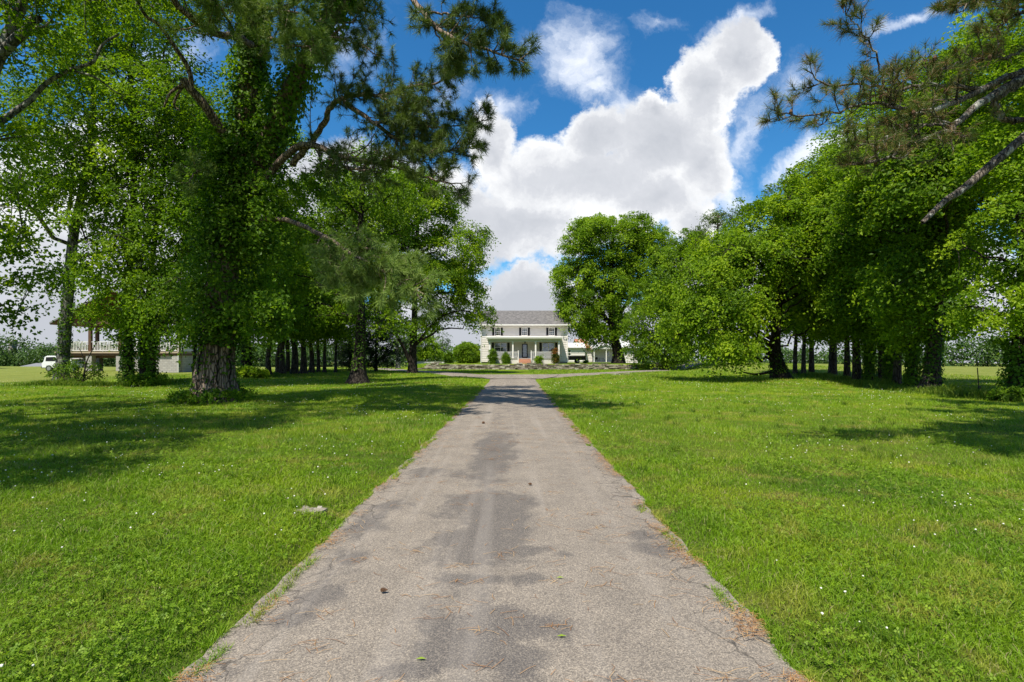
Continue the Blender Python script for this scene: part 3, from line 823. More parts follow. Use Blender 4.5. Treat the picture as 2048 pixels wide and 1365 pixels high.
barn = root('white_barn', (13, 84, 0.8), 'white barn with rust patched tin roof and gabled porch, right of the farmhouse', 'barn')
barn.location = (0, 0, 0)
bw_ = MB(); siding(bw_, 10.9, 13.1, 84.0, 0.75, 3.2, [], 0.24); bw_.box(10.9, 20.5, 84.4, 91, 0.75, 3.2); siding(bw_, 17.0, 20.5, 84.0, 0.75, 3.2, [], 0.24); bw_.build('wall', M['white'], barn)
bw_ = MB(); bw_.prism([(83.5, 3.16), (87.6, 4.66), (91.4, 3.16), (91.4, 3.24), (87.6, 4.78), (83.5, 3.24)], 10.6, 20.8, 'x'); bw_.build('roof', M['tin'], barn)
bp = MB(); siding(bp, 13.12, 16.98, 84.35, 0.9, 3.0, [(15.35, 15.95, 1.0, 2.8)], 0.24); bp.build('porch_wall', M['white_old'], barn)
bp = MB(); bp.prism([(12.7, 2.92), (15.0, 3.62), (17.3, 2.92), (17.3, 3.04), (15.0, 3.80), (12.7, 3.04)], 82.0, 84.2, 'y'); bp.build('porch_roof', M['tin'], barn)
bp = MB(); bp.prism([(13.0, 2.98), (15.0, 3.60), (17.0, 2.98)], 82.15, 82.25, 'y'); bp.build('porch_gable', M['white_old'], barn)
for xx in (13.05, 15.0, 16.85):
    bp = MB(); bp.box(xx, xx + 0.12, 82.2, 82.32, 0.9, 2.96); bp.build('post', M['trim'], barn)
bp = MB(); bp.box(12.9, 17.1, 82.0, 84.3, 0.72, 0.90); bp.build('porch_floor', M['concrete'], barn)
window(barn, 15.40, 15.90, 1.9, 2.7, 84.29, 3, 1)
bp = MB(); bp.box(15.36, 15.94, 84.32, 84.36, 0.92, 1.85); bp.build('door', M['white_old'], barn)

BO = (13.0, 84.0, 0.8)
for ch in barn.children:                                  # the barn's meshes become local to its base, then it is set in its yard
    for q_ in [ch] + list(ch.children):
        q_.data.transform(__import__('mathutils').Matrix.Translation((-BO[0], -BO[1], -BO[2])))
barn.location = (15.8, 101.5, 0.66); barn.scale = (1.21, 1.21, 1.21)
tbl = root('garden_table', (17.45, 100.2, 0.79), 'dark metal table on the barn porch', 'table')
x_ = MB(); x_.box(-0.45, 0.45, -0.35, 0.35, 0.70, 0.74); x_.build('tabletop', M['metal_dark'], tbl)
for (a_, b_) in ((-0.4, -0.3), (0.4, -0.3), (-0.4, 0.3), (0.4, 0.3)):
    x_ = MB(); x_.cyl((a_, b_, 0), (a_, b_, 0.7), 0.02, 6); x_.build('leg', M['metal_dark'], tbl)
chr_ = root('metal_chair', (16.55, 100.1, 0.79), 'dark round backed metal chair on the barn porch left of the table', 'chair')
x_ = MB(); x_.box(-0.22, 0.22, -0.2, 0.2, 0.42, 0.46); x_.build('seat', M['metal_dark'], chr_)
x_ = MB(); x_.cyl((0, 0.2, 0.70), (0, 0.23, 0.70), 0.27, 16); x_.build('backrest', M['metal_dark'], chr_)
for (a_, b_) in ((-0.2, -0.18), (0.2, -0.18), (-0.2, 0.18), (0.2, 0.18)):
    x_ = MB(); x_.cyl((a_, b_, 0), (a_, b_, 0.42), 0.018, 6); x_.build('leg', M['metal_dark'], chr_)

# long low white wall left of the house, with dark coping
lw_ = root('low_white_wall', (-13, 84, 0), 'long low white wall with a dark top left of the farmhouse, behind the stone wall', 'wall')
lw_.location = (0, 0, 0)
x_ = MB(); x_.box(-15.6, -9.2, 80.0, 80.3, 0.0, 1.05); x_.build('wall', M['white_old'], lw_)
x_ = MB(); x_.box(-15.65, -9.15, 79.95, 80.35, 1.052, 1.13); x_.build('coping', M['metal_dark'], lw_)

# ------------------------------------------------------------------ pavilion on the left
pav = root('timber_pavilion', (-43, 56, 0), 'raised timber pavilion on block pillars with white railings, behind the left trunks', 'pavilion')
pav.location = (0, 0, 0)
A0, A1, B0, B1 = -49.9, -36.4, 56.0, 66.0
DZ = 1.85
for (xx, yy_) in ((-49.5, B0), (-46.3, B0), (-43.0, B0), (-36.9, B0), (-49.5, 61), (-46.3, 61), (-43.0, 61)):
    x_ = MB(); x_.box(xx - 0.32, xx + 0.32, yy_, yy_ + 0.6, -0.25, DZ); x_.build('pillar', M['block'], pav)
x_ = MB(); x_.box(-42.6, -37.2, B0 + 0.15, B0 + 0.35, -0.25, DZ); x_.box(A1 - 0.25, A1 - 0.05, B0 + 0.61, B1, -0.25, DZ); x_.build('block_wall', M['block'], pav)
x_ = MB()
for k in range(9): x_.box(A0 + 0.1, A1 - 0.1, B0 + 0.7 + k * 1.05, B0 + 0.78 + k * 1.05, DZ - 0.28, DZ - 0.002)
x_.box(A0, A1, B0 - 0.05, B0 + 0.05, DZ + 0.002, DZ + 0.24); x_.box(A1 - 0.06, A1 + 0.04, B0 + 0.06, B1, DZ + 0.002, DZ + 0.24)
x_.build('joist', M['wood'], pav)
x_ = MB(); x_.box(A0, A1, B0 - 0.16, B1, DZ + 0.242, DZ + 0.42); x_.build('deck', M['wood_pale'], pav)
FZ = DZ + 0.42
posts = []
for (xx, yy_) in ((-49.6, B0 + 0.1), (-47.9, B0 + 3), (-46.3, B0 + 0.1), (-43.0, B0 + 0.1), (-39.9, B0 + 0.1), (-36.6, B0 + 0.1), (-36.6, B0 + 4.8), (-36.6, B1 - 0.3), (-49.6, B1 - 0.3), (-45.4, B1 - 0.3), (-41, B1 - 0.3)):
    x_ = MB(); x_.box(xx - 0.14, xx + 0.14, yy_, yy_ + 0.28, FZ + 0.001, 5.3); x_.build('post', M['wood'], pav)
for a_, b_ in ((-49.45, -46.45), (-46.15, -43.15), (-42.85, -40.05), (-39.75, -36.75)):
    railing(a_, b_, B0 + 0.2, FZ + 0.1, FZ + 1.1, pav, 'railing', 'x', 0.16, M['trim'], 0.022)
railing(B0 + 0.4, B0 + 4.7, A1 - 0.2, FZ + 0.1, FZ + 1.1, pav, 'railing', 'y', 0.16, M['trim'], 0.022)
railing(A0 + 0.2, A1 - 0.3, B1 - 0.16, FZ + 0.1, FZ + 1.1, pav, 'railing', 'x', 0.16, M['trim'], 0.022)
x_ = MB(); x_.box(A0 + 0.2, A1 + 0.3, B0 + 0.06, B0 + 0.30, 5.302, 5.62); x_.box(A0 - 0.3, A1 + 0.3, B1 - 0.30, B1 - 0.06, 5.302, 5.62)
x_.box(A0 - 0.1, A0 + 0.14, B0 + 0.31, B1 - 0.31, 5.302, 5.6); x_.box(A1 - 0.3, A1 - 0.06, B0 + 0.31, B1 - 0.31, 5.302, 5.6); x_.build('beam', M['wood'], pav)
x_ = MB()
xm = (A0 + A1) / 2
x_.prism([(A0 + 0.1, 5.25), (xm, 8.9), (A1 + 0.6, 5.25), (A1 + 0.6, 5.42), (xm, 9.08), (A0 + 0.1, 5.42)], B0 - 0.9, B1 + 0.9, 'y')
prf = x_.build('roof', M['roof_far'], pav)
x_ = MB(); x_.prism([(A0 + 0.1, 5.63), (A1 - 0.1, 5.63), (xm, 8.86)], B0 + 2.5, B0 + 2.6, 'y'); x_.build('gable', M['wood'], prf)
x_ = MB()
for k in range(9):
    xx = A0 - 0.8 + k * 0.0
x_.prism([(A0 + 0.12, 5.17), (xm, 8.82), (A1 + 0.58, 5.17), (A1 + 0.58, 5.24), (xm, 8.89), (A0 + 0.12, 5.24)], B0 - 0.86, B1 + 0.86, 'y')
x_.build('soffit_boards', M['wood'], prf)
x_ = MB(); x_.cyl((-36.45, B0 - 0.08, 0), (-36.45, B0 - 0.08, 5.2), 0.05, 8); x_.build('downspout', M['trim'], pav)

# white vehicle parked behind the pavilion pillars
car = root('parked_suv', (-50.7, 58.6, float(hgt(-50.7, 58.6))), 'white sport utility vehicle parked under the left end of the pavilion', 'car')
prof = [(-2.3, 0.42), (-2.32, 0.95), (-2.12, 1.12), (-1.98, 1.66), (-1.7, 1.78), (0.35, 1.80), (0.75, 1.66), (1.25, 1.16), (2.15, 1.02), (2.35, 0.85), (2.38, 0.45)]
x_ = MB(); x_.prism(prof, -0.92, 0.92, 'y'); x_.build('body', M['car_paint'], car, bevel=0.06)
for sy in (-0.935, 0.925):
    for pr_ in ([(-1.85, 1.18), (-1.78, 1.62), (-0.75, 1.66), (-0.75, 1.18)], [(-0.68, 1.18), (-0.68, 1.66), (0.35, 1.66), (0.95, 1.18)]):
        x_ = MB(); x_.prism(pr_, sy, sy + 0.012, 'y'); x_.build('side_window', M['black'], car)
for a_ in (-1.45, 1.45):
    for sy in (-0.97, 0.75):
        x_ = MB(); x_.cyl((a_, sy, 0.36), (a_, sy + 0.22, 0.36), 0.36, 20); wh = x_.build('wheel', M['tyre'], car)
        x_ = MB(); x_.cyl((a_, sy - 0.01, 0.36), (a_, sy - 0.002, 0.36), 0.22, 16); x_.build('rim', M['metal_grey'], wh)
for sy in (-0.8, 0.6):
    x_ = MB(); x_.box(-2.36, -2.325, sy, sy + 0.2, 0.75, 1.0); x_.build('tail_light', M['red_lamp'], car)
x_ = MB(); x_.box(-2.40, -2.33, -0.85, 0.85, 0.38, 0.62); x_.build('bumper', M['black'], car)

# low grey roof and the corner of a house at the far left
sh_ = root('low_shed', (-82, 88, 0), 'long low shed with a plain grey roof beyond the left pasture', 'shed')
sh_.location = (0, 0, 0)
x_ = MB(); x_.box(-86.5, -80.8, 89.5, 93, -2.0, -0.25); x_.build('wall', M['block'], sh_)
x_ = MB(); x_.prism([(89.0, -0.28), (93.6, 0.52), (93.6, 0.62), (89.0, -0.18)], -87.0, -80.2, 'x'); x_.build('roof', M['roof_far'], sh_)
sh_ = root('brown_cabin', (-73.5, 72, 0), 'brown cabin at the far left edge, only its wall corner and eave showing', 'cabin')
sh_.location = (0, 0, 0)
x_ = MB(); x_.box(-88, -79.6, 71.5, 78, -0.3, 2.9); x_.build('wall', M['wood'], sh_)
x_ = MB(); x_.prism([(-89, 2.9), (-84, 5.0), (-78.6, 2.9), (-78.6, 3.05), (-84, 5.2), (-89, 3.05)], 71.0, 78.5, 'y'); x_.build('roof', M['roof_far'], sh_)
cp = root('treetop', (-118, 121, -3), 'grey domed stand-in for a round tree crown showing above the woods at the far left', 'treetop')  # domed cylinder standing in for a round tree
x_ = MB(); x_.cyl((0, 0, 0), (0, 0, 8.2), 0.75, 20); x_.build('cylinder_wall', M['block'], cp)
x_ = MB()
for k in range(5):
    a_, b_ = k * 18, (k + 1) * 18
    x_.cyl((0, 0, 8.2 + 0.7 * math.sin(R(a_))), (0, 0, 8.2 + 0.7 * math.sin(R(b_))), 0.8 * math.cos(R(a_)), 20, max(0.02, 0.8 * math.cos(R(b_))))
x_.build('dome', M['roof_far'], cp)

# ------------------------------------------------------------------ stones, post, fallen limb
def slab(name, label, cat, c, n, r, sz, group=None, flat=1.0):
    sp_ = []
    for k in range(n):
        a_ = rng.uniform(0, 6.28); d_ = r * math.sqrt(rng.random())
        x, y = c[0] + d_ * math.cos(a_), c[1] + d_ * math.sin(a_)
        s_ = sz * rng.uniform(0.6, 1.2)
        sp_.append((x, y, float(hgt(x, y)) + s_ * 0.12 * flat, s_, s_ * rng.uniform(0.6, 0.9), s_ * 0.4 * flat, a_))
    V, F, at = stone_boxes(sp_)
    o = mk(name, V, F, M['stone'], attr=at)
    return tag(o, label, cat, group)
slab('stone_pile', 'low pale patch of flat stones in the right lawn below the stone wall', 'stones', (10.2, 48.3), 26, 0.75, 0.36, flat=0.6)
slab('stone_ring', 'ring of rough stones around the foot of the drooping tree at the road bend', 'stones', (20.6, 69.0), 110, 1.4, 0.55)
V, F, at = stone_boxes([(-2.20 + rng.uniform(-.02, .26), 5.36 + rng.normal(0, .05), float(hgt(-2.1, 5.37)) + 0.004, rng.uniform(.05, .13), rng.uniform(.04, .09), 0.03, rng.uniform(0, 3)) for _ in range(16)])
at = [0.45 + 0.4 * v_ for v_ in at]
tag(mk('flagstone', V, F, M['stone'], attr=at), 'broken flat pale stone half sunk in the left lawn near the driveway edge', 'stone')
fp = root('fence_post', (0, 0, 0), 'thin leaning steel fence post in the tall grass near the right edge', 'post')
a_ = P(1959, 786, 23.5); x_ = MB(); x_.cyl((a_[0], a_[1], -0.1), (a_[0] - 0.10, a_[1], 1.15), 0.022, 6); x_.build('stake', M['metal_dark'], fp)
x_ = MB(); x_.box(a_[0] - 0.07, a_[0] + 0.05, a_[1] - 0.01, a_[1] + 0.01, 0.08, 0.30); x_.build('anchor_plate', M['metal_dark'], fp)
V, F = tubes(curve([P(1487, 748, 39.5) + (0, 0, .12), P(1505, 750, 39) + (0, 0, .05), P(1522, 749.5, 38.6) + (0, 0, .05), P(1543, 746, 38.4) + (0, 0, .1)], 14), np.linspace(0.05, 0.11, 14)[None], 7)
tag(mk('fallen_branch', V, F, M['bark_dark'], smooth=True), 'dark fallen branch lying in the grass left of the thick right trunk', 'branch')

# ------------------------------------------------------------------ trees
def blob(px, py, Y, rx, ry, ryd=None):
    """crown lobe seen at (px,py) at depth Y, radii given in photograph pixels; ryd: depth radius in metres"""
    c = P(px, py, Y); k = Y / 1024
    return (c, np.array((rx * k, (rx * k if ryd is None else ryd), ry * k)))

def clusters_in(blobs, n, zmin=1.2, shell=0.5):
    vol = np.array([b[1].prod() ** 0.72 for b in blobs]); vol /= vol.sum()
    pts = []
    for (c, r), v in zip(blobs, vol):
        m = max(3, int(round(n * v)))
        d = rand_dir(m); q = shell + (1 - shell) * rng.random((m, 1)) ** 0.6
        q = np.where(rng.random((m, 1)) < 0.14, q * rng.uniform(1.05, 1.32, (m, 1)), q)
        p = c + d * r * q
        p += (fbm2(p[:, 0:1] + p[:, 2:3], p[:, 1:2] + p[:, 2:3] * .7, 2.2, 9, 2) - 0.5) * d * r * 0.5
        pts.append(p)
    p = np.vstack(pts)
    return p[p[:, 2] > zmin]

def leaves_at(cl, rc, per, size, centre, droop=0.35, flat=0.5):
    """leaf quads round the cluster centres; returns V, F, per-face random"""
    n = len(cl)
    cnt = rng.poisson(per, n)
    idx = np.repeat(np.arange(n), cnt)
    rcs = rc * rng.uniform(0.65, 1.35, n)
    out = norm(cl - centre + 1e-3)
    # every spray is a tilted, flattened, drooping pad
    tilt = norm(out * (0.65, 0.65, 0.3) + np.array([0, 0, 0.75]) + rng.normal(size=(n, 3)) * 0.28)
    d = rng.normal(size=(len(idx), 3)) * 0.52
    along = (d * tilt[idx]).sum(-1, keepdims=True)
    d = d - along * tilt[idx] * (1 - flat)
    d2 = (d ** 2).sum(-1)
    pos = cl[idx] + d * rcs[idx][:, None]
    pos[:, 2] -= droop * rcs[idx] * d2
    nr = norm(tilt[idx] * 0.7 + rng.normal(size=(len(idx), 3)) * 0.50 + out[idx] * 0.30 + np.array([-0.12, -0.28, 0]))
    sz = size * rng.uniform(0.6, 1.25, len(idx))
    V, F = leaf_quads(pos, nr, sz)
    rnd = np.clip(rng.normal(0.45, 0.16, n)[idx] + rng.normal(0, 0.14, len(idx)), 0, 1)
    return V, F, rnd

def limbs_to(trunk, trad, cl, nprim, lo=0.3, kr=0.5, twig=0.02, gnarl=0.25, k=6):
    """primary limbs to spread-out clusters, then a twig from the nearest limb point to every cluster"""
    parts = []
    m = len(trunk)
    prim = [rng.integers(len(cl))]
    dmin = np.linalg.norm(cl - cl[prim[0]], axis=1)
    for _ in range(min(nprim, len(cl)) - 1):
        j = int(np.argmax(dmin * rng.uniform(0.7, 1, len(cl))))
        prim.append(j); dmin = np.minimum(dmin, np.linalg.norm(cl - cl[j], axis=1))
    nodes = [trunk[int(m * lo):]]
    A, B, C_, Rb = [], [], [], []
    for j in prim:
        tgt = cl[j]
        zt = trunk[:, 2] + 0.45 * np.linalg.norm(trunk[:, :2] - tgt[:2], axis=1)
        cand = np.abs(zt - tgt[2]) + 0.2 * np.linalg.norm(trunk - tgt, axis=1)
        cand[:int(m * lo)] += 50
        i_ = int(np.argmin(cand)); s = trunk[i_]
        A.append(s); C_.append(tgt); Rb.append(trad[i_])
        mid = (s + tgt) / 2 + np.array([0, 0, 0.12 * np.linalg.norm(tgt - s)]) + rng.normal(size=3) * gnarl * 0.12 * np.linalg.norm(tgt - s)
        B.append(mid)
    A, B, C_, Rb = map(np.array, (A, B, C_, Rb))
    tt = np.linspace(0, 1, 9)[None, :, None]
    pts = A[:, None] * (1 - tt) ** 2 + 2 * B[:, None] * tt * (1 - tt) + C_[:, None] * tt ** 2
    ln = np.linalg.norm(C_ - A, axis=1)
    wob = rng.normal(size=pts.shape) * (ln * 0.022 * (1 + gnarl))[:, None, None]; wob[:, 0] = 0
    pts = pts + wob
    r0 = np.clip(np.minimum(Rb * kr, 0.012 * ln + 0.03), 0.025, None)
    rad = r0[:, None] * (1 - 0.8 * np.linspace(0, 1, 9))[None]
    parts.append(tubes(pts, rad, k))
    node = np.vstack([pts[:, 1:].reshape(-1, 3), trunk[int(m * 0.5):]])
    if twig:
        best = np.empty(len(cl), int)
        for s in range(0, len(cl), 400):
            best[s:s + 400] = np.argmin(np.linalg.norm(cl[s:s + 400, None] - node[None], axis=2), axis=1)
        a = node[best]; c = cl
        mid = (a + c) / 2 + rng.normal(size=a.shape) * 0.08 * np.linalg.norm(c - a, axis=1, keepdims=True) + np.array([0, 0, 0.08])
        tt = np.linspace(0, 1, 5)[None, :, None]
        pts = a[:, None] * (1 - tt) ** 2 + 2 * mid[:, None] * tt * (1 - tt) + c[:, None] * tt ** 2
        rad = np.broadcast_to(np.linspace(twig, twig * 0.35, 5)[None], pts.shape[:2])
        parts.append(tubes(pts, rad, 4))
    return parts

def trunk_tube(path, r0, r1, n=26, flare=0.5, k=14, rough=0.06, seed=0):
    c = curve(path, n)
    t_ = np.linspace(0, 1, n)
    h = c[:, 2] - c[0, 2]
    r = r0 * (1 - t_) + r1 * t_
    r = r + r0 * flare * np.exp(-h / (r0 * 1.6))
    return c, r, tubes(c[None], r[None], k, rough, seed)

def ivy_on(path, rads, n, thick, size, t0=0.0, t1=1.0):
    m = len(path)
    t_ = rng.uniform(t0, t1, n) * (m - 1.001)
    i_ = t_.astype(int); f = (t_ - i_)[:, None]
    c = path[i_] * (1 - f) + path[i_ + 1] * f
    r = rads[i_]
    tan = norm(path[i_ + 1] - path[i_])
    d = rand_dir(n); d = norm(d - (d * tan).sum(-1, keepdims=True) * tan)
    s = np.cumsum(np.linalg.norm(np.diff(path, axis=0), axis=1)); s = np.concatenate([[0], s])
    lump = fbm2(s[i_] * 1.0 + d[:, 0] * 0.8, d[:, 1] * 0.8 + s[i_] * .3, 0.9, 3, 3)
    pos = c + d * (r + thick * (0.1 + rng.random(n) * 1.7 * lump))[:, None]
    nr = norm(d * 0.9 + np.array([0, 0, 0.55]) + rng.normal(size=(n, 3)) * 0.35)
    V, F = leaf_quads(pos, nr, size * rng.uniform(0.6, 1.25, n), 0.8, 0.1)
    return V, F, np.clip(rng.normal(0.36, 0.13, n) + (lump - 0.5) * 0.5, 0, 1)

def tree(name, label, base, path, r0, r1, blobs, ncl, rc, per, size, lmat, bmat, group=None, nprim=26, lo=0.3, zmin=1.3,
         ivy=None, flare=0.5, droop=0.35, twig=0.02, seed=0, extra=None, shell=0.5, cat='tree', kr=0.5, rough=0.06):
    """path/blobs are absolute; the thing's empty stands at the trunk base"""
    base = np.array(base, float)
    rt = root(name, base, label, cat, group)
    c, r, tb_ = trunk_tube(path, r0, r1, flare=flare, seed=seed, rough=rough)
    cl = clusters_in(blobs, ncl, zmin, shell)
    parts = [tb_] + limbs_to(c, r, cl, nprim, lo, kr, twig)
    if extra: parts += extra
    V, F = join(parts)
    mk('trunk', V - base, F, bmat, rt, smooth=True)
    centre = np.mean([b[0] for b in blobs], axis=0) - np.array([0, 0, 1.0])
    V, F, rn = leaves_at(cl, rc, per, size, centre, droop)
    mk('crown', V - base, F, lmat, rt, attr=rn)
    if ivy:
        V, F, rn = ivy_on(c, r, *ivy)
        mk('ivy', V - base, F, M['leaf_ivy'], rt, attr=rn)
    return rt

def G(px, Y):
    x = (px - 1024) / 1024 * Y
    return np.array((x, Y, float(hgt(x, Y)) - 0.12))

def up(px, Y, *pts):
    """trunk path: ground point then photo points at depths"""
    return [G(px, Y)] + [P(*p) for p in pts]

GL = 'trees left of the driveway'
GR = 'tree row along the right edge of the lawn'
GRB = 'trees around the farmhouse'

# left edge, close: pale limbs and hanging sprays
tree('shade_tree', 'tall tree at the left edge, its pale forked limbs reaching in from outside the frame', (-15.8, 11.0, -0.05),
     [(-15.8, 11.0, -0.05), (-15.8, 11.2, 3.5), (-15.6, 11.8, 6.5), (-15.2, 12.0, 9.5), (-14.8, 12, 13)], 0.36, 0.10,
     [blob(10, 60, 15, 130, 90, 2.5), blob(-60, 260, 15, 130, 100, 2.5), blob(0, 420, 15.2, 110, 60, 1.8), blob(20, 520, 15.5, 75, 45, 1.2), blob(120, -80, 15, 200, 90, 3), blob(10, 600, 15.6, 45, 45, 0.8), blob(-200, 450, 16, 120, 150, 2.5),
      *(3 * [(np.array((-11.0, 5.2, 8.8)), np.array((2.4, 1.6, 0.9))), (np.array((-9.4, 3.0, 8.3)), np.array((1.7, 1.2, 0.7))), (np.array((-11.6, 7.6, 10.2)), np.array((2.6, 2.0, 1.2)))]),  # out-of-frame lobes, repeated to thicken the shade they cast on the lawn
      (np.array((-14.0, 8.0, 10.5)), np.array((3, 2.6, 2.0))), (np.array((-10.0, 9.6, 12.6)), np.array((2.8, 2.6, 1.7))), (np.array((-7.4, 11.5, 13.6)), np.array((2.4, 2.4, 1.5))), (np.array((-11.5, 13.5, 14.5)), np.array((3.0, 2.6, 2.0)))],
     820, 0.50, 75, 0.135, M['leaf_maple'], M['bark_grey'], GL, 34, 0.25, seed=1,
     extra=[tubes(curve([(-15.6, 11.8, 6.5), P(-60, 200, 14.6), P(-5, 118, 15), P(22, 60, 15), P(48, -10, 15), P(60, -120, 15)], 24), np.linspace(0.20, 0.11, 24), 10, 0.06, 2),
            tubes(curve([P(-5, 118, 15), P(22, 88, 15), P(52, 62, 15), P(66, 42, 15), P(80, 38, 15)], 16), np.linspace(0.15, 0.10, 16), 9, 0.08, 6),
            tubes(curve([P(58, 52, 15), P(85, 55, 15), P(105, 38, 15)], 10), np.linspace(0.05, 0.02, 10), 6),
            tubes(curve([P(62, 200, 15.5), P(95, 165, 15.6), P(140, 140, 15.7), P(185, 125, 15.8), P(205, 90, 15.9), P(238, 68, 16)], 22), np.linspace(0.075, 0.03, 22), 7, 0.06, 7),
            tubes(curve([P(150, 143, 15.7), P(190, 155, 15.8), P(225, 180, 15.9), P(250, 195, 16)], 14), np.linspace(0.04, 0.015, 14), 6),
            tubes(curve([P(-120, 330, 14.5), P(-20, 260, 15), P(62, 200, 15.5)], 14), np.linspace(0.12, 0.075, 14), 7)])
# slim pale trunk by the pavilion
tree('shade_tree', 'slim pale grey trunk with ivy and shrubby foot, before the pavilion left end', G(122, 30),
     up(122, 30, (132, 640, 30), (146, 480, 30), (165, 380, 30), (185, 250, 30), (190, 60, 30), (200, -120, 30)), 0.33, 0.07,
     [blob(150, 80, 27.4, 190, 150, 4.5), blob(230, 250, 27.4, 150, 110, 4), blob(70, 300, 27.4, 140, 110, 4), blob(175, 400, 28.4, 130, 70, 3), blob(225, 530, 27.4, 70, 50, 2.0), blob(100, 575, 28.4, 30, 60, 1.0), blob(180, -100, 27.4, 220, 90, 4.5)],
     430, 0.75, 95, 0.19, M['leaf_maple'], M['bark_grey'], GL, 40, 0.3, ivy=(800, 0.08, 0.14, 0.03, 0.30), seed=2)
tree('shade_tree', 'dark ivy wrapped trunk left of the twin trunks, before the pavilion', G(257, 30.5),
     up(257, 30.5, (256, 660, 30.5), (262, 520, 30.5), (268, 350, 30), (262, 180, 30), (255, 0, 30), (255, -100, 30)), 0.27, 0.06,
     [blob(290, 380, 27.9, 140, 120, 3.5), blob(280, 180, 27.9, 150, 130, 4), blob(260, -20, 27.9, 170, 110, 4), blob(240, 560, 27.4, 80, 70, 2.2), blob(330, 520, 27.9, 80, 60, 2.2), blob(205, 625, 28, 55, 34, 1.6), blob(250, 640, 28, 45, 40, 1.3), blob(400, 300, 28.4, 90, 110, 3)],
     400, 0.72, 90, 0.185, M['leaf_bright'], M['bark_dark'], GL, 36, 0.3, ivy=(3200, 0.26, 0.17, 0.0, 0.45), seed=3)
tree('shade_tree', 'left one of the twin trunks before the pavilion, leaning a little left', G(287, 29.5),
     up(287, 29.5, (289, 680, 29.5), (296, 600, 29.5), (310, 480, 29.5), (330, 320, 29.5), (340, 130, 29.5)), 0.22, 0.05,
     [blob(330, 440, 26.9, 100, 90, 2.8), blob(345, 250, 26.9, 110, 110, 3), blob(310, 590, 26.4, 75, 45, 1.8)],
     210, 0.65, 80, 0.17, M['leaf_maple'], M['bark_dark'], GL, 22, 0.35, ivy=(1500, 0.16, 0.16, 0.08, 0.4), seed=4)
tree('shade_tree', 'right one of the twin trunks before the pavilion, curving to the right', G(303, 29.3),
     up(303, 29.3, (306, 700, 29.3), (312, 640, 29.3), (345, 560, 29.0), (385, 430, 29), (390, 250, 29)), 0.19, 0.05,
     [blob(395, 420, 25.9, 85, 90, 2.5), blob(385, 250, 25.9, 90, 90, 2.5), blob(400, 580, 25.4, 75, 55, 1.8), blob(350, 620, 25.4, 60, 34, 1.4), blob(335, 655, 26, 45, 24, 1.2)],
     190, 0.62, 80, 0.165, M['leaf_dark'], M['bark_dark'], GL, 20, 0.35, ivy=(1600, 0.16, 0.16, 0.0, 0.6), seed=5)
tree('sapling', 'thin young tree directly left of the vine covered pine', G(387, 29.5),
     up(387, 29.5, (389, 700, 29.5), (390, 660, 29.5), (388, 610, 29.5)), 0.09, 0.03,
     [blob(385, 620, 26.9, 45, 35, 1.1), blob(372, 660, 26.9, 22, 20, 0.5)], 42, 0.45, 70, 0.15, M['leaf_dark'], M['bark_dark'], GL, 9, 0.5, seed=6, cat='tree', twig=0.012)
tree('shade_tree', 'ivy clad trunk just right of the big vine covered pine', G(493, 42),
     up(493, 42, (492, 640, 42), (490, 540, 42), (480, 420, 42), (480, 260, 42)), 0.42, 0.10,
     [blob(480, 440, 42, 130, 110, 4), blob(520, 320, 42, 110, 90, 4), blob(540, 560, 40, 80, 70, 3), blob(600, 520, 40, 70, 90, 3), blob(420, 560, 40, 80, 70, 2.5)],
     330, 0.9, 80, 0.24, M['leaf_maple'], M['bark_dark'], GL, 28, 0.3, ivy=(2600, 0.4, 0.2, 0.0, 0.6), seed=7)
# row of trunks running away behind the big pine
ROW = [(538, 45.5, .24, 'dark slightly leaning trunk, first in the shaded row right of the vine covered pine'),
       (556, 49, .14, 'slender trunk, second in the shaded row right of the vine covered pine'),
       (565, 47, .27, 'thick dark trunk, third in the shaded row right of the vine covered pine'),
       (575, 50, .13, 'thin trunk, fourth in the shaded row right of the vine covered pine'),
       (589, 48, .33, 'stout straight trunk, fifth in the shaded row right of the vine covered pine'),
       (607, 49.5, .27, 'forked dark trunk, sixth in the shaded row right of the vine covered pine'),
       (623, 52, .14, 'pale thin trunk, seventh in the shaded row right of the vine covered pine'),
       (637, 54, .20, 'medium trunk, eighth in the shaded row right of the vine covered pine'),
       (649, 53, .16, 'twin stemmed slim trunk, ninth in the shaded row right of the vine covered pine'),
       (671, 56, .27, 'pale based trunk, last clear one of the shaded row left of the flared trunk')]
rowc = []
for k, (px, Y, r, lab) in enumerate(ROW):
    if k in (0, 2, 4, 7):
        b0 = G(px, Y)
        hh = 15.5 + rng.uniform(-1, 1.5)
        pth = [b0, b0 + (rng.uniform(-.08, .08), 0, 2), b0 + (rng.uniform(-.35, .35), 0, 4.5), b0 + (rng.uniform(-.6, .6), 0.3, 9), b0 + (0, 0, hh - 1)]
        bl_ = [(b0 + np.array((0.2, 0, hh - 3.2)), np.array((2.9, 3, 3.0))), (b0 + np.array((-1.4, .6, 8.2)), np.array((2.6, 2.6, 2.4))), (b0 + np.array((1.6, -.8, 7.2)), np.array((2.3, 2.6, 2.0))), (b0 + np.array((0.3, -.5, 5.0)), np.array((2.6, 2.2, 1.1)))]
        o = tree('row_tree', lab, b0, pth, r, 0.06, bl_, 240, 0.85, 70, 0.25, M[('leaf_maple', 'leaf_bright', 'leaf_dark')[k % 3]], M['bark'], GL, 20, 0.35, seed=20 + k)
        rowc.append((o, r))
    else:
        src, rs = rowc[-1]
        o = src.copy(); COL.objects.link(o); b0 = G(px, Y); o.location = tuple(b0); o.rotation_euler = (0, 0, 1.1 * k)
        s_ = 0.86 + 0.05 * (k % 3); o.scale = (s_, s_, s_); o['label'] = lab
        for ch in src.children:
            c_ = ch.copy(); COL.objects.link(c_); c_.parent = o

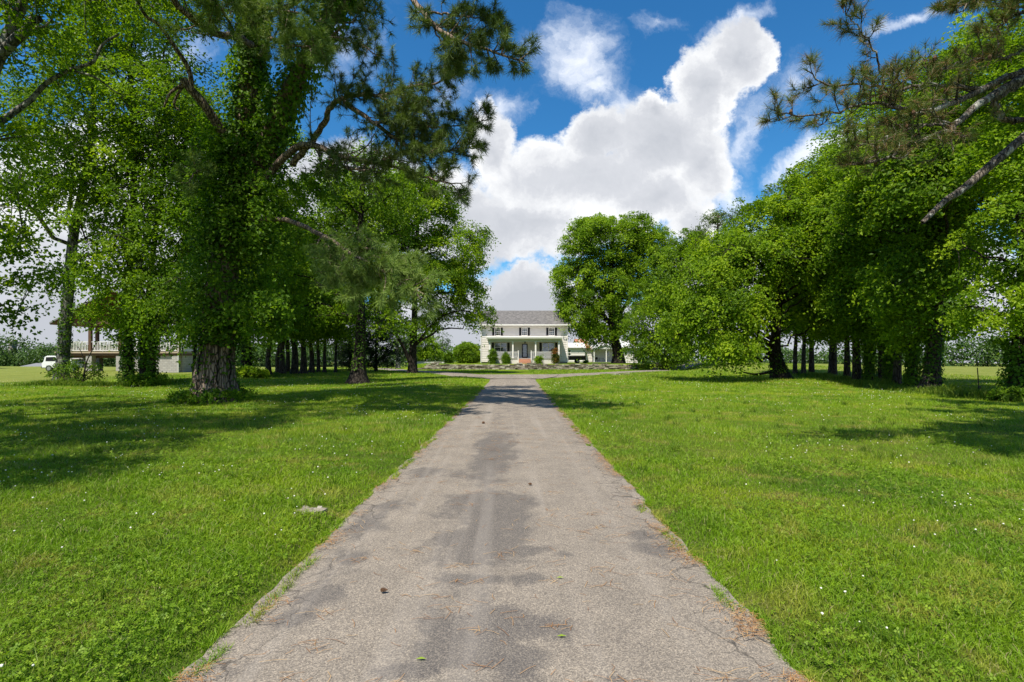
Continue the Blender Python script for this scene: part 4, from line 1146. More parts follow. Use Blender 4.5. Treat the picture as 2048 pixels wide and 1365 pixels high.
# flared dark trunk right of the row
tree('shade_tree', 'dark rough trunk with wide flared foot, alone between the vine covered pine and the driveway', G(716, 33),
     up(716, 33, (718, 720, 33), (722, 650, 33), (720, 590, 33), (716, 520, 33), (722, 430, 33), (730, 330, 33)), 0.40, 0.12,
     [blob(700, 470, 33.5, 100, 75, 3), blob(770, 400, 34, 90, 70, 3), blob(640, 440, 34, 80, 80, 3), blob(730, 360, 34, 80, 60, 3), blob(640, 600, 33, 90, 42, 2.4), blob(770, 640, 34, 70, 30, 1.8), blob(600, 520, 33, 60, 60, 2)],
     330, 0.75, 80, 0.19, M['leaf_maple'], M['bark_dark'], GL, 30, 0.35, flare=1.3, ivy=(500, 0.1, 0.14, 0.1, 0.5), seed=31, rough=0.13)
# the broad maple whose crown reaches the farmhouse roof
Ym = 51
tree('maple', 'broad maple with forked dark trunk, crown reaching over the left end of the farmhouse roof', G(825, Ym),
     up(825, Ym, (826, 700, Ym), (829, 640, Ym), (830, 560, Ym), (835, 460, Ym), (840, 380, Ym)), 0.42, 0.12,
     [blob(835, 430, Ym, 85, 75, 4.5), blob(760, 460, Ym, 90, 80, 4.5), blob(905, 500, Ym, 62, 60, 3.5), blob(870, 560, Ym, 80, 50, 4), blob(935, 560, Ym, 40, 50, 2.5), blob(930, 618, Ym, 62, 26, 2), blob(962, 635, Ym, 36, 15, 1.2),
      blob(790, 560, Ym, 80, 60, 4), blob(740, 600, Ym, 60, 50, 3), blob(880, 400, Ym, 50, 30, 3), blob(820, 370, Ym, 70, 34, 3.5), blob(700, 400, Ym, 60, 50, 3), blob(860, 645, Ym, 45, 20, 2), blob(960, 480, Ym, 24, 22, 1.5)],
     860, 0.82, 105, 0.235, M['leaf_bright'], M['bark_dark'], GL, 46, 0.25, seed=33,
     extra=[tubes(curve([P(822, 728, Ym), P(812, 706, Ym), P(800, 682, 50.6), P(778, 640, 50), P(770, 580, 50)], 16)[None], np.linspace(0.24, 0.07, 16)[None], 8),
            tubes(curve([P(832, 690, Ym), P(860, 655, Ym - .3), P(885, 632, Ym - .5), P(930, 622, Ym - .6), P(965, 636, Ym - .6)], 16)[None], np.linspace(0.16, 0.035, 16)[None], 7)])
# dark cedars behind, pale sparse tree and shrubs between
for (px, Y, w_, h_, lab) in ((752, 60, 52, 150, 'dark evergreen cedar behind the flared trunk'), (700, 62, 36, 130, 'dark evergreen cedar in deep shade at the far end of the trunk row')):
    b0 = G(px, Y); k_ = Y / 1024
    bl_ = [(b0 + np.array((0, 0, h_ * k_ * f + 0.4)), np.array((w_ * k_ * s, w_ * k_ * s, h_ * k_ * 0.2))) for f, s in ((0.14, .95), (0.34, 1), (0.54, .85), (0.74, .6), (0.92, .32))]
    tree('cedar', lab, b0, [b0, b0 + (0, 0, 3), b0 + (0, 0, h_ * k_ * 0.95)], 0.2, 0.04, bl_, 260, 0.5, 60, 0.16, M['leaf_cedar'], M['bark_dark'], GRB, 16, 0.1, zmin=0.5, droop=0.2, seed=41, shell=0.3)
tree('cherry_tree', 'light green bushy tree left of the farmhouse behind the forked maple', G(850, 86),
     up(850, 86, (850, 700, 86), (852, 685, 86)), 0.16, 0.05, [blob(848, 690, 86, 34, 24, 2.2), blob(866, 705, 86, 26, 16, 2), blob(832, 712, 86, 20, 14, 2)], 150, 0.6, 70, 0.27, M['leaf_bright'], M['bark_dark'], GRB, 10, 0.3, seed=43, zmin=0.3)
tree('sparse_tree', 'thin pale half bare tree left of the farmhouse, seen against the grey cloud', G(886, 92),
     up(886, 92, (886, 700, 92), (884, 672, 92)), 0.12, 0.04, [blob(884, 684, 92, 20, 24, 1.6), blob(874, 702, 92, 22, 18, 2)], 70, 0.6, 34, 0.22, M['leaf_far'], M['bark_grey'], GRB, 18, 0.3, seed=44, zmin=0.3, twig=0.035)
tree('bare_trunk_tree', 'tree with a pale stout trunk and grey brush around it, far behind the flared trunk', G(796, 78),
     up(796, 78, (795, 700, 78), (793, 660, 78)), 0.32, 0.15, [blob(790, 668, 78, 46, 26, 3), blob(815, 700, 80, 20, 20, 1.5), blob(770, 715, 78, 20, 14, 1.5)], 120, 0.7, 60, 0.24, M['leaf_far'], M['bark_grey'], GRB, 14, 0.3, seed=45, zmin=0.2)

# right: big maple beside the farmhouse
Yr = 77.5
bx = G(1237, Yr)
tree('maple', 'big round maple with a massive dark trunk beside the white barn', bx,
     [bx, P(1236, 705, Yr), P(1228, 670, Yr), P(1222, 600, Yr), P(1222, 520, Yr), P(1228, 460, Yr)], 0.85, 0.2,
     [blob(1165, 480, Yr, 50, 38, 3.8), blob(1230, 475, Yr, 80, 44, 5), blob(1300, 480, Yr, 46, 36, 3.8), blob(1150, 560, Yr, 46, 50, 4), blob(1215, 560, Yr, 72, 60, 5.5), blob(1290, 540, Yr, 56, 50, 5), blob(1160, 630, Yr, 42, 40, 3.4),
      blob(1215, 640, Yr, 50, 36, 4), blob(1185, 670, Yr, 34, 24, 2.4), blob(1128, 600, Yr, 24, 20, 2), blob(1262, 450, Yr, 36, 20, 3), blob(1185, 452, Yr, 30, 18, 2.5), blob(1120, 545, Yr, 20, 16, 2)],
     980, 0.98, 105, 0.30, M['leaf_bright'], M['bark_dark'], GRB, 52, 0.25, zmin=3.4, seed=51, flare=0.4,
     extra=[tubes(curve([P(1228, 660, Yr), P(1190, 600, Yr - 1), P(1170, 520, Yr - 1)], 14)[None], np.linspace(0.35, 0.08, 14)[None], 8),
            tubes(curve([P(1226, 650, Yr), P(1262, 590, Yr - 1), P(1290, 510, Yr - 1)], 14)[None], np.linspace(0.35, 0.08, 14)[None], 8)])
# drooping tree at the bend
Yb = 67
tree('drooping_tree', 'drooping tree at the road bend, its sprays hanging to the stone ring', G(1331, Yb),
     up(1331, Yb, (1332, 700, Yb), (1336, 650, Yb), (1340, 600, Yb), (1360, 540, Yb)), 0.30, 0.08,
     [blob(1310, 640, Yb - 1, 66, 50, 4), blob(1370, 600, Yb, 60, 44, 4), blob(1280, 690, Yb - 1, 38, 26, 2.4), blob(1345, 700, Yb - 1.5, 44, 28, 3), blob(1400, 660, Yb - 1, 48, 44, 3.4), blob(1330, 570, Yb, 50, 36, 3.5), blob(1352, 520, Yb, 60, 36, 3.5), blob(1415, 520, Yb, 60, 44, 3.5), blob(1300, 590, Yb + 2, 50, 44, 3), blob(1375, 490, Yb + 2, 40, 30, 2.6), blob(1460, 500, Yb, 50, 40, 3)],
     820, 0.78, 90, 0.26, M['leaf_maple'], M['bark_dark'], GRB, 34, 0.2, zmin=0.75, droop=0.8, seed=53)
# pine top behind
tree('pine', 'tall open topped pine rising behind the right hand crowns against the cloud', G(1433, 74),
     up(1433, 74, (1433, 600, 74), (1434, 500, 74), (1436, 430, 74)), 0.28, 0.08,
     [blob(1440, 440, 74, 40, 16, 2.5), blob(1400, 468, 74, 24, 12, 1.8), blob(1470, 470, 74, 26, 16, 2), blob(1425, 500, 74, 50, 26, 3), blob(1390, 500, 74, 30, 24, 2.4)], 190, 0.8, 70, 0.24, M['needle'], M['bark_pine'], GRB, 22, 0.5, seed=55, droop=-0.2, shell=0.2)
# leaning big tree
Yt = 37
tree('pecan_tree', 'spreading tree with a thick scarred leaning trunk, nearest the bend in the right lawn', G(1562, Yt),
     up(1562, Yt, (1556, 735, Yt), (1550, 700, Yt), (1553, 650, Yt), (1560, 560, Yt), (1570, 450, Yt), (1590, 370, Yt)), 0.50, 0.12,
     [blob(1545, 440, Yt, 80, 60, 4), blob(1600, 390, Yt, 70, 56, 3.6), blob(1480, 520, Yt - 2, 90, 50, 3.6), blob(1590, 510, Yt - 2, 110, 70, 4), blob(1400, 560, Yt - 2.5, 76, 42, 2.6), blob(1440, 620, Yt - 3.5, 90, 44, 2.8), blob(1482, 610, Yt - 3.5, 64, 52, 2.6), blob(1440, 500, Yt, 60, 40, 2.6),
      blob(1370, 640, Yt - 3, 54, 40, 2.2), blob(1472, 695, Yt - 4.5, 44, 26, 1.6), blob(1632, 615, Yt, 56, 38, 2.4), blob(1330, 600, Yt, 46, 40, 1.8), blob(1450, 690, Yt - 4.5, 50, 24, 1.6), blob(1640, 440, Yt, 60, 70, 3)],
     900, 0.66, 88, 0.20, M['leaf_bright'], M['bark_dark'], GR, 56, 0.25, zmin=0.95, droop=0.75, flare=0.7, ivy=(350, 0.08, 0.13, 0.1, 0.3), seed=57,
     extra=[tubes(curve([P(1552, 690, Yt), P(1500, 680, Yt - .6), P(1450, 690, Yt - 1)], 14)[None], np.linspace(0.16, 0.05, 14)[None], 7),
            tubes(curve([P(1550, 640, Yt), P(1480, 600, Yt - .6), P(1400, 590, Yt - 1), P(1350, 610, Yt - 1)], 14)[None], np.linspace(0.18, 0.05, 14)[None], 7),
            tubes(curve([P(1556, 610, Yt), P(1640, 560, Yt - .3), P(1690, 500, Yt)], 14)[None], np.linspace(0.18, 0.05, 14)[None], 7)])
# right-hand row
RT = [(1590, 47, .24, 'first trunk of the tight cluster behind the thick leaning trunk', 0),
      (1607, 45.5, .27, 'middle trunk of the tight cluster behind the thick leaning trunk', 0),
      (1623, 46.5, .25, 'last trunk of the tight cluster behind the thick leaning trunk', 1),
      (1694, 37.5, .13, 'thin trunk with a low fork, left of the three close trunks in the right row', 0),
      (1715, 33.5, .27, 'dark stout trunk, middle one of three between the thin trunk and the pale pair', 1),
      (1740, 32.5, .25, 'ivy footed trunk with a bright low spray, right of the dark stout trunk', 1),
      (1779, 31, .15, 'slim straight pale trunk, left one of the pale pair', 0),
      (1794, 29.5, .22, 'thicker mottled trunk, right one of the pale pair', 1),
      (1824, 27.5, .24, 'dark trunk with a leafy sucker, between the pale pair and the large grey trunk', 1),
      (1860, 25, .40, 'large grey trunk with a widening foot, largest of the right row', 2)]
src = None
for k, (px, Y, r, lab, mode) in enumerate(RT):
    b0 = G(px, Y)
    if mode:
        top = 15.8 - 0.02 * (Y - 25) + (1.0 if mode == 2 else 0) + (1.2 if Y > 40 else 0)
        lean = rng.uniform(-.35, .35)
        pth = [b0, b0 + (lean * .4, 0, 3), b0 + (lean, 0, 7), b0 + (lean * .6, 0, top - 1.2)]
        if mode == 2: pth = [b0] + [P(1868, 700, 25), P(1875, 620, 25), P(1885, 500, 25), P(1885, 350, 25), P(1890, 180, 25)]
        bl_ = [(b0 + np.array((0.5, 0, top - 2.8)), np.array((2.6, 2.6, 2.6))), (b0 + np.array((-1.3, .2, top - 5.6)), np.array((2.4, 2.4, 2.2))), (b0 + np.array((1.6, .4, top - 6.6)), np.array((2.5, 2.4, 2.3))),
               (b0 + np.array((-0.8, -.8, 5.6)), np.array((2.5, 1.9, 1.4))), (b0 + np.array((0.9, .2, 3.9)), np.array((2.3, 1.6, 0.9)))]
        bl_ = [(c_ + np.array((-0.5, -1.0, 0)), r_) for c_, r_ in bl_]
        bl_ += [(b0 + np.array((-2.0, -2.4, top - 7.2)), np.array((1.9, 1.7, 1.5))), (b0 + np.array((-0.9, -3.0, 7.3)), np.array((1.8, 1.4, 1.3)))]
        if mode == 2: bl_ = bl_[:3] + bl_[5:6] + [(b0 + np.array((-1.0, -.5, 5.8)), np.array((2.0, 1.8, 1.4))), (b0 + np.array((-0.9, .2, 3.7)), np.array((1.3, 1.2, 0.7)))]
        if Y < 33 and mode == 1: bl_.append((b0 + np.array((-1.0, -1.3, 2.75)), np.array((0.9, 0.8, 0.65))))
        o = tree('row_tree', lab, b0, pth, r * (0.85 if mode == 2 else 1), 0.07, bl_, 400 if Y < 40 else 260, 0.66, 80, 0.175 + 0.001 * Y, M[('leaf_bright', 'leaf_maple')[k % 2]], M['bark'], GR, 34, 0.3, zmin=1.9,
                 ivy=(1500, 0.2, 0.15, 0.0, 0.35) if k in (5, 8) else ((700, 0.1, 0.14, 0.05, 0.3) if mode == 2 else None), seed=60 + k, flare=0.9 if mode == 2 else 0.4,
                 extra=[tubes(curve([P(1880, 585, 25), P(1915, 578, 24.8), P(1955, 574, 24.6), P(1985, 568, 24.4), P(2000, 535, 24.2)], 16), np.linspace(0.11, 0.05, 16), 7),
                        tubes(curve([P(1876, 632, 25), P(1915, 622, 24.8), P(1960, 625, 24.5)], 12), np.linspace(0.07, 0.025, 12), 6),
                        tubes(curve([P(1985, 568, 24.4), P(2025, 585, 24.2), P(2060, 590, 24)], 10), np.linspace(0.05, 0.02, 10), 6)] if mode == 2 else None)
        src = o
    else:
        s_ = src if src is not None else rowc[-1][0]
        o = s_.copy(); COL.objects.link(o); o.location = tuple(b0); o.rotation_euler = (0, 0, 2.0 + k)
        f_ = 1.02 if src is None else 0.9; o.scale = (f_, f_, f_); o['label'] = lab; o['group'] = GR
        for ch in s_.children:
            c_ = ch.copy(); COL.objects.link(c_); c_.parent = o
tree('shade_tree', 'ivy covered tree at the right edge of the frame with a bright overhanging crown', G(2040, 19.5),
     up(2040, 19.5, (2042, 720, 19.5), (2048, 620, 19.5), (2060, 400, 19.5), (2075, 150, 19.5), (2085, -60, 19.5)), 0.36, 0.10,
     [blob(2010, 470, 19.5, 75, 100, 2), blob(2060, 300, 19.5, 110, 100, 2.4), blob(2000, 610, 19.2, 85, 45, 1.8), blob(2110, 500, 19.5, 100, 130, 2.4), blob(2030, 180, 20, 90, 80, 2.2), blob(2080, 40, 20, 110, 90, 2.4), blob(1960, 640, 19.8, 40, 22, 1.0), blob(2140, 650, 19, 90, 60, 2)],
     470, 0.5, 85, 0.145, M['leaf_bright'], M['bark_dark'], GR, 36, 0.25, zmin=1.9, ivy=(3200, 0.34, 0.13, 0.0, 0.5), seed=71)
# crowns making the high slope of foliage on the right, behind the row
for k, (px, Y, r, top_py, lab) in enumerate([(1665, 41, .3, 280, 'tall tree behind the fence row above the three close trunks'), (1765, 36, .3, 175, 'tall tree behind the fence row above the pale pair of trunks'),
                                             (2038, 29, .3, 60, 'tall tree behind the fence row near the right edge, its branches open below')]):
    b0 = G(px, Y); ztop = 1.6 + (716 - top_py) / 1024 * Y
    sh_x = -2.0 if k == 2 else 0
    bl_ = [(b0 + np.array((sh_x, 0, ztop - 3.0)), np.array((3.3, 3, 3.0))), (b0 + np.array((-1.6 + sh_x, 0, ztop - 6.3)), np.array((3.2, 3, 2.8))), (b0 + np.array((1.8, 0, ztop - 6.8)), np.array((3.2, 3, 2.8)))]
    if k < 2: bl_.append((b0 + np.array((0, 0, 5.6)), np.array((3.2, 2.4, 2.0))))
    tree('shade_tree', lab, b0, [b0, b0 + (0.1, 0, 5), b0 + (0.3, 0, 10), b0 + (0, 0, ztop - 1.5)], r, 0.08, bl_, 400, 0.78, 85, 0.215, M[('leaf_lime', 'leaf_bright', 'leaf_bright')[k]], M['bark'], GR, 38, 0.3, zmin=2.6, shell=0.6, seed=80 + k)
tree('small_tree', 'small distant tree in the pasture behind the drooping sprays', G(1448, 75), up(1448, 75, (1449, 715, 75), (1450, 700, 75)), 0.22, 0.08, [blob(1450, 690, 75, 30, 26, 2.2)], 60, 0.8, 70, 0.27, M['leaf_maple'], M['bark_dark'], GRB, 9, 0.3, seed=90)
tree('small_tree', 'stubby distant tree right of the other small pasture tree', G(1484, 68), up(1484, 68, (1484, 722, 68), (1486, 705, 68)), 0.16, 0.06, [blob(1490, 696, 68, 30, 20, 2)], 50, 0.7, 60, 0.25, M['leaf_dark'], M['bark_dark'], GRB, 9, 0.3, seed=91)

# ------------------------------------------------------------------ shrubs
def shrub(name, label, c, rx, ry, rz, n, per, size, mat, group=None, nstem=9, droop=0.3, rc=0.3, cat='shrub', attr_hi=0):
    c = np.array(c, float)
    rt = root(name, c, label, cat, group)
    d = rand_dir(n); q = 0.35 + 0.65 * rng.random((n, 1)) ** 0.6
    cl = d * q * np.array((rx, ry, rz)) + np.array((0, 0, rz * 0.95))
    cl = cl[cl[:, 2] > 0.05]
    V, F, rn = leaves_at(cl, rc, per, size, np.array((0, 0, rz * 0.5)), droop)
    if attr_hi: rn = np.where((V.reshape(-1, 4, 3)[:, 0, 2] > rz * attr_hi) & (rng.random(len(rn)) < 0.6), 0.97, rn)
    mk('foliage', V, F, mat, rt, attr=rn)
    e = cl[rng.choice(len(cl), min(nstem, len(cl)), replace=False)]
    a_ = rng.normal(size=e.shape) * 0.08; a_[:, 2] = -0.05
    tt = np.linspace(0, 1, 6)[None, :, None]
    mid = (a_ + e) / 2 * np.array((0.8, 0.8, 1.15))
    pts = a_[:, None] * (1 - tt) ** 2 + 2 * mid[:, None] * tt * (1 - tt) + e[:, None] * tt ** 2
    V, F = tubes(pts, np.broadcast_to(np.linspace(0.022, 0.008, 6)[None], pts.shape[:2]), 5)
    mk('stem', V, F, M['bark'], rt, smooth=True)
    return rt
GS = 'shrubs in front of the farmhouse porch'
shrub('porch_shrub', 'tall green shrub in front of the left porch window', (-2.75, 73.0, 0.74), 0.72, 0.6, 1.15, 80, 60, 0.13, M['leaf_maple'], GS)
shrub('porch_shrub', 'shorter rounded shrub left of the porch steps', (-0.85, 72.95, 0.74), 0.62, 0.5, 0.86, 65, 60, 0.13, M['leaf_maple'], GS)
shrub('porch_shrub', 'low loose shrub right of the porch steps', (3.85, 72.95, 0.74), 0.55, 0.45, 0.72, 50, 50, 0.13, M['leaf_bright'], GS)
shrub('porch_shrub', 'upright shrub with reddish tips at the right end of the porch', (6.15, 73.0, 0.74), 0.52, 0.45, 1.15, 65, 55, 0.13, M['leaf_red'], GS, attr_hi=1.2)
shrub('big_shrub', 'large rounded green shrub against the left wall of the farmhouse', (-6.9, 79.5, 0.7), 2.1, 1.8, 1.75, 330, 80, 0.22, M['leaf_maple'], None, 16, rc=0.5)
shrub('big_shrub', 'small loose shrub in front of the low white wall', (-9.4, 76, 0.7), 0.8, 0.8, 0.95, 70, 60, 0.18, M['leaf_dark'], None, 10)
shrub('yard_weed', 'low leafy weed clump at the foot of the barn wall', (11.9, 82.5, 0.75), 0.4, 0.3, 0.25, 22, 40, 0.12, M['leaf_bright'])
shrub('understory_shrub', 'tangle of leafy shoots around the foot of the slim pale trunk', G(150, 29.4) + (0, 0, 0.1), 1.45, 0.8, 0.85, 60, 24, 0.12, M['leaf_dark'], 'undergrowth at the trunk feet', 44, rc=0.3)
shrub('understory_shrub', 'low shoots around the foot of the twin trunks', G(295, 29.0) + (0, 0, 0.1), 1.3, 0.6, 0.45, 60, 34, 0.13, M['leaf_dark'], 'undergrowth at the trunk feet', 14, rc=0.3)
shrub('understory_shrub', 'weedy shoots at the foot of the ivy clad trunk right of the big pine', G(500, 41) + (0, 0, 0.1), 1.5, 0.7, 0.5, 80, 60, 0.17, M['leaf_bright'], 'undergrowth at the trunk feet', 14, rc=0.3)
shrub('understory_shrub', 'dark clump of vines around the foot of the big vine covered pine', G(430, 19.2) + (0, 0, 0.1), 1.45, 1.3, 0.26, 130, 50, 0.11, M['leaf_ivy'], 'undergrowth at the trunk feet', 14, rc=0.25)
shrub('understory_shrub', 'leafy weeds at the foot of the ivy covered tree at the right edge', G(2028, 19.0) + (0, 0, 0.05), 0.9, 0.7, 0.30, 60, 50, 0.10, M['leaf_dark'], 'undergrowth at the trunk feet', 10, rc=0.2)
# thin bare shoot with broad leaves by the slim trunk
V, F = join([tubes(curve([G(165, 29) + (0, 0, .1), P(172, 728, 29), P(185, 700, 29), P(197, 680, 29)], 12)[None], np.linspace(.05, .012, 12)[None], 5),
             tubes(curve([P(172, 728, 29), P(160, 700, 29), P(150, 690, 29)], 10)[None], np.linspace(.025, .008, 10)[None], 5)])
tag(mk('bare_sapling', V, F, M['bark'], smooth=True), 'crooked bare sapling right of the slim pale trunk', 'sapling')

# ------------------------------------------------------------------ woods far behind
def woods(name, label, segs, n, per, size, mat, rc=2.2):
    cl = []
    for (x0, y0, x1, y1, ztop, zb, dep) in segs:
        m = int(n * math.hypot(x1 - x0, y1 - y0) / sum(math.hypot(s[2] - s[0], s[3] - s[1]) for s in segs))
        f = rng.random(m)
        x = x0 + (x1 - x0) * f; y = y0 + (y1 - y0) * f + rng.random(m) * dep
        top = ztop * (0.72 + 0.5 * fbm2(x, y * 0.3, 7.0, 5, 3))
        z = zb + (top - zb) * rng.random(m) ** 0.75
        cl.append(np.stack([x, y, z], -1))
    cl = np.vstack(cl)
    V, F, rn = leaves_at(cl, rc, per, size, np.array((0, 300.0, -60)), 0.3)
    return tag(mk(name, V, F, mat, attr=rn), label, 'woods', kind='stuff')
woods('distant_woods', 'muted green woods beyond the left pasture', [(-185, 118, -112, 112, 5.6, -5, 10), (-112, 112, -40, 104, 4.0, -5, 10)], 1500, 60, 0.62, M['leaf_far'])
woods('background_woods', 'green woods closing the view behind the farmhouse and lawns', [(-46, 112, -6, 118, 4.2, -5, 8), (16, 118, 52, 112, 4.2, -5, 8), (52, 112, 86, 97, 3.2, -4, 8), (85, 96, 128, 84, 6.5, -3, 8)], 900, 60, 0.6, M['leaf_far'])

# ------------------------------------------------------------------ pines
def tufts(pos, ax, n_needle, length, width, spread=0.75):
    """bursts of needles; pos, ax (N,3)"""
    N = len(pos)
    idx = np.repeat(np.arange(N), n_needle)
    d = norm(ax[idx] * rng.uniform(0.2, 1.3, (len(idx), 1)) + rng.normal(size=(len(idx), 3)) * spread)
    L_ = length * rng.uniform(0.7, 1.15, (len(idx), 1))
    s = pos[idx] + ax[idx] * rng.uniform(-0.05, 0.05, (len(idx), 1))
    side = norm(np.cross(d, rand_dir(len(idx)))) * width * 0.5
    tip = s + d * L_ - np.array([0, 0, 1]) * 0.12 * L_
    V = np.stack([s - side, s + side, tip + side * 0.3, tip - side * 0.3], 1).reshape(-1, 3)
    F = np.arange(len(idx) * 4).reshape(-1, 4)
    rn = np.clip(rng.normal(0.45, 0.2, N)[idx] + rng.normal(0, 0.15, len(idx)), 0, 1)
    return V, F, rn

def pine_limb(pts, r0, r1, nside, slen, tstart=0.3, per=3, droop=0.0, tuft_d=1.0, upw=0.25, k=8):
    """returns tube parts and tuft positions/axes"""
    c = curve(pts, 26)
    c[1:-1] += rng.normal(size=(24, 3)) * 0.018
    rad = np.linspace(r0, r1, 26)
    parts = [tubes(c[None], rad[None], k)]
    tan = norm(np.gradient(c, axis=0))
    side_p = []; side_r = []
    TP = []; TA = []
    for q in range(nside):
        f = tstart + (1 - tstart) * (q + rng.random()) / nside
        i_ = min(24, int(f * 25)); s = c[i_]; t_ = tan[i_]
        d = rand_dir(1)[0]; d = d - d.dot(t_) * t_; d = d / (np.linalg.norm(d) + 1e-6)
        d = norm((d * 0.9 + t_ * rng.uniform(0.4, 1.0) + np.array([0, 0, rng.uniform(-.1, 1) * upw]))[None])[0]
        L_ = slen * rng.uniform(0.45, 1.2) * (1.25 - 0.65 * f)
        e = s + d * L_ + np.array([0, 0, -droop * L_ + upw * 0.35 * L_])
        mid = (s + e) / 2 + rand_dir(1)[0] * 0.14 * L_ - np.array([0, 0, 0.08 * L_])
        tt = np.linspace(0, 1, 7)[:, None]
        pp = s * (1 - tt) ** 2 + 2 * mid * tt * (1 - tt) + e * tt ** 2
        side_p.append(pp); side_r.append(np.linspace(max(0.010, r0 * 0.22), 0.005, 7))
        TP.append(e); TA.append(norm((pp[-1] - pp[-2])[None])[0])
        for w_ in range(per):                             # twigs off the side branch
            g = rng.integers(2, 7); s2 = pp[g if g < 7 else 6]
            d2 = norm((rand_dir(1)[0] * 0.9 + norm((pp[-1] - pp[0])[None])[0] * 0.8 + np.array([0, 0, upw]))[None])[0]
            L2 = L_ * rng.uniform(0.18, 0.45)
            e2 = s2 + d2 * L2
            m2 = (s2 + e2) / 2 + rand_dir(1)[0] * 0.1 * L2
            side_p.append(s2 * (1 - tt) ** 2 + 2 * m2 * tt * (1 - tt) + e2 * tt ** 2); side_r.append(np.linspace(0.008, 0.0035, 7))
            TP.append(e2); TA.append(d2)
            if rng.random() < 0.6 * tuft_d: TP.append((s2 + e2) / 2); TA.append(d2)
    TP.append(c[-1]); TA.append(tan[-1])
    parts.append(tubes(np.array(side_p), np.array(side_r), 4))
    return parts, TP, TA

def offset_cones(rt, base, TP, n):
    """pine cones hanging at twig ends: a part of the tree"""
    V_, F_ = [], []
    sel = rng.choice(len(TP), min(n, len(TP)), replace=False)
    m_ = MB()
    for s in sel:
        p = np.array(TP[s]) + rng.normal(size=3) * 0.03 - base
        q = p + np.array([rng.uniform(-.02, .02), 0, -0.085])
        m_.cyl(p, (p + q) / 2, 0.012, 8, 0.030); m_.cyl((p + q) / 2, q, 0.030, 8, 0.008)
    m_.build('pine_cones', M['cone'], rt)['kind'] = 'stuff'

# ---- the big vine-covered pine
base = G(430, 19.2)
lp = root('pine', base, 'huge vine covered pine with a bare reddish flared base, biggest tree on the left lawn', 'tree', GL)
main = [base - (0, 0, 0.1), P(431, 740, 19.2), P(436, 660, 19.1), P(452, 500, 19), P(470, 400, 19), P(486, 300, 19), P(500, 160, 18.8), P(505, 60, 18.7), P(500, -80, 18.6), P(500, -240, 18.5), P(505, -420, 18.5)]
mc, mr, mt_ = trunk_tube(main, 0.67, 0.12, n=76, flare=0.42, k=30, rough=0.13, seed=5)
lead = [mc[26], P(520, 330, 18.8), P(555, 240, 18.4), P(590, 165, 18.0), P(640, 70, 17.6), P(700, -30, 17.2), P(760, -160, 17)]
lc = curve(lead, 40); lr = np.linspace(0.42, 0.18, 40)
parts = [mt_, tubes(lc[None], lr[None], 14, 0.08, 3)]
# buttress ridges at the foot
for a_ in np.linspace(0.3, 6.0, 7):
    d = np.array((math.cos(a_), math.sin(a_), 0))
    parts.append(tubes(curve([base + d * 0.55 + (0, 0, 1.2), base + d * 0.70 + (0, 0, 0.5), base + d * 0.95 + (0, 0, 0.05), base + d * 1.2 - (0, 0, 0.10)], 10)[None], np.linspace(0.16, 0.10, 10)[None], 8))
stub = [tubes(curve([P(470, 300, 19), P(435, 250, 18.4), P(405, 205, 18.0), P(380, 178, 17.8), P(366, 160, 17.7)], 16)[None], np.linspace(0.17, 0.13, 16)[None], 9, 0.08, 4),
        tubes(curve([P(384, 180, 17.8), P(378, 140, 17.6), P(350, 95, 17.2), P(318, 50, 16.8), P(290, 30, 16.6), P(262, -25, 16.4)], 20)[None], np.linspace(0.085, 0.05, 20)[None], 7),
        tubes(curve([P(372, 165, 17.7), P(352, 178, 17.7), P(338, 190, 17.6), P(328, 215, 17.6)], 10)[None], np.linspace(0.06, 0.03, 10)[None], 6),
        tubes(curve([P(372, 165, 17.7), P(358, 185, 17.8), P(348, 210, 17.9), P(360, 222, 17.9)], 10)[None], np.linspace(0.055, 0.03, 10)[None], 6)]
parts += stub
TPd, TAd, TPp, TAp, TPh, TAh = [], [], [], [], [], []
def add_limb(dst, *a, **k):
    p_, tp, ta = pine_limb(*a, **k)
    parts.extend(p_)
    if dst == 'd': TPd.extend(tp); TAd.extend(ta)
    elif dst == 'h': TPh.extend(tp); TAh.extend(ta)
    else: TPp.extend(tp); TAp.extend(ta)
# lower sweeping limb
add_limb('d', [P(500, 400, 18.8), P(560, 322, 18.2), P(610, 290, 17.6), P(655, 302, 17), P(740, 324, 16.2), P(800, 308, 15.7), P(835, 290, 15.4)], 0.14, 0.04, 40, 1.35, tstart=0.4, per=5)
add_limb('d', [P(740, 324, 16.2), P(810, 340, 15.6), P(870, 360, 15), P(925, 372, 14.6)], 0.05, 0.015, 20, 0.85, tstart=0.1, per=5)
add_limb('d', [P(655, 302, 17), P(690, 335, 16.4), P(770, 345, 15.8)], 0.08, 0.02, 12, 0.9, tstart=0.2, per=4)
# arching limb to the right
add_limb('d', [P(585, 330, 18.2), P(640, 262, 17.4), P(665, 210, 16.9), P(705, 192, 16.4), P(765, 192, 15.8)], 0.12, 0.05, 22, 0.9, tstart=0.5, per=5)
add_limb('d', [P(765, 192, 15.8), P(830, 172, 15.2), P(880, 165, 14.8), P(915, 135, 14.5)], 0.055, 0.012, 24, 0.9, tstart=0.0, per=5)
add_limb('d', [P(690, 205, 16.6), P(745, 245, 16), P(830, 300, 15.4), P(900, 300, 14.9), P(955, 292, 14.6)], 0.085, 0.014, 34, 1.0, tstart=0.2, per=5)
add_limb('d', [P(745, 245, 16), P(810, 245, 15.4), P(880, 255, 15), P(975, 240, 14.6)], 0.05, 0.012, 34, 0.85, tstart=0.15, per=5)
add_limb('d', [P(760, 192, 15.8), P(800, 215, 15.4), P(850, 225, 15.1)], 0.04, 0.012, 18, 0.8, tstart=0.05, per=5)
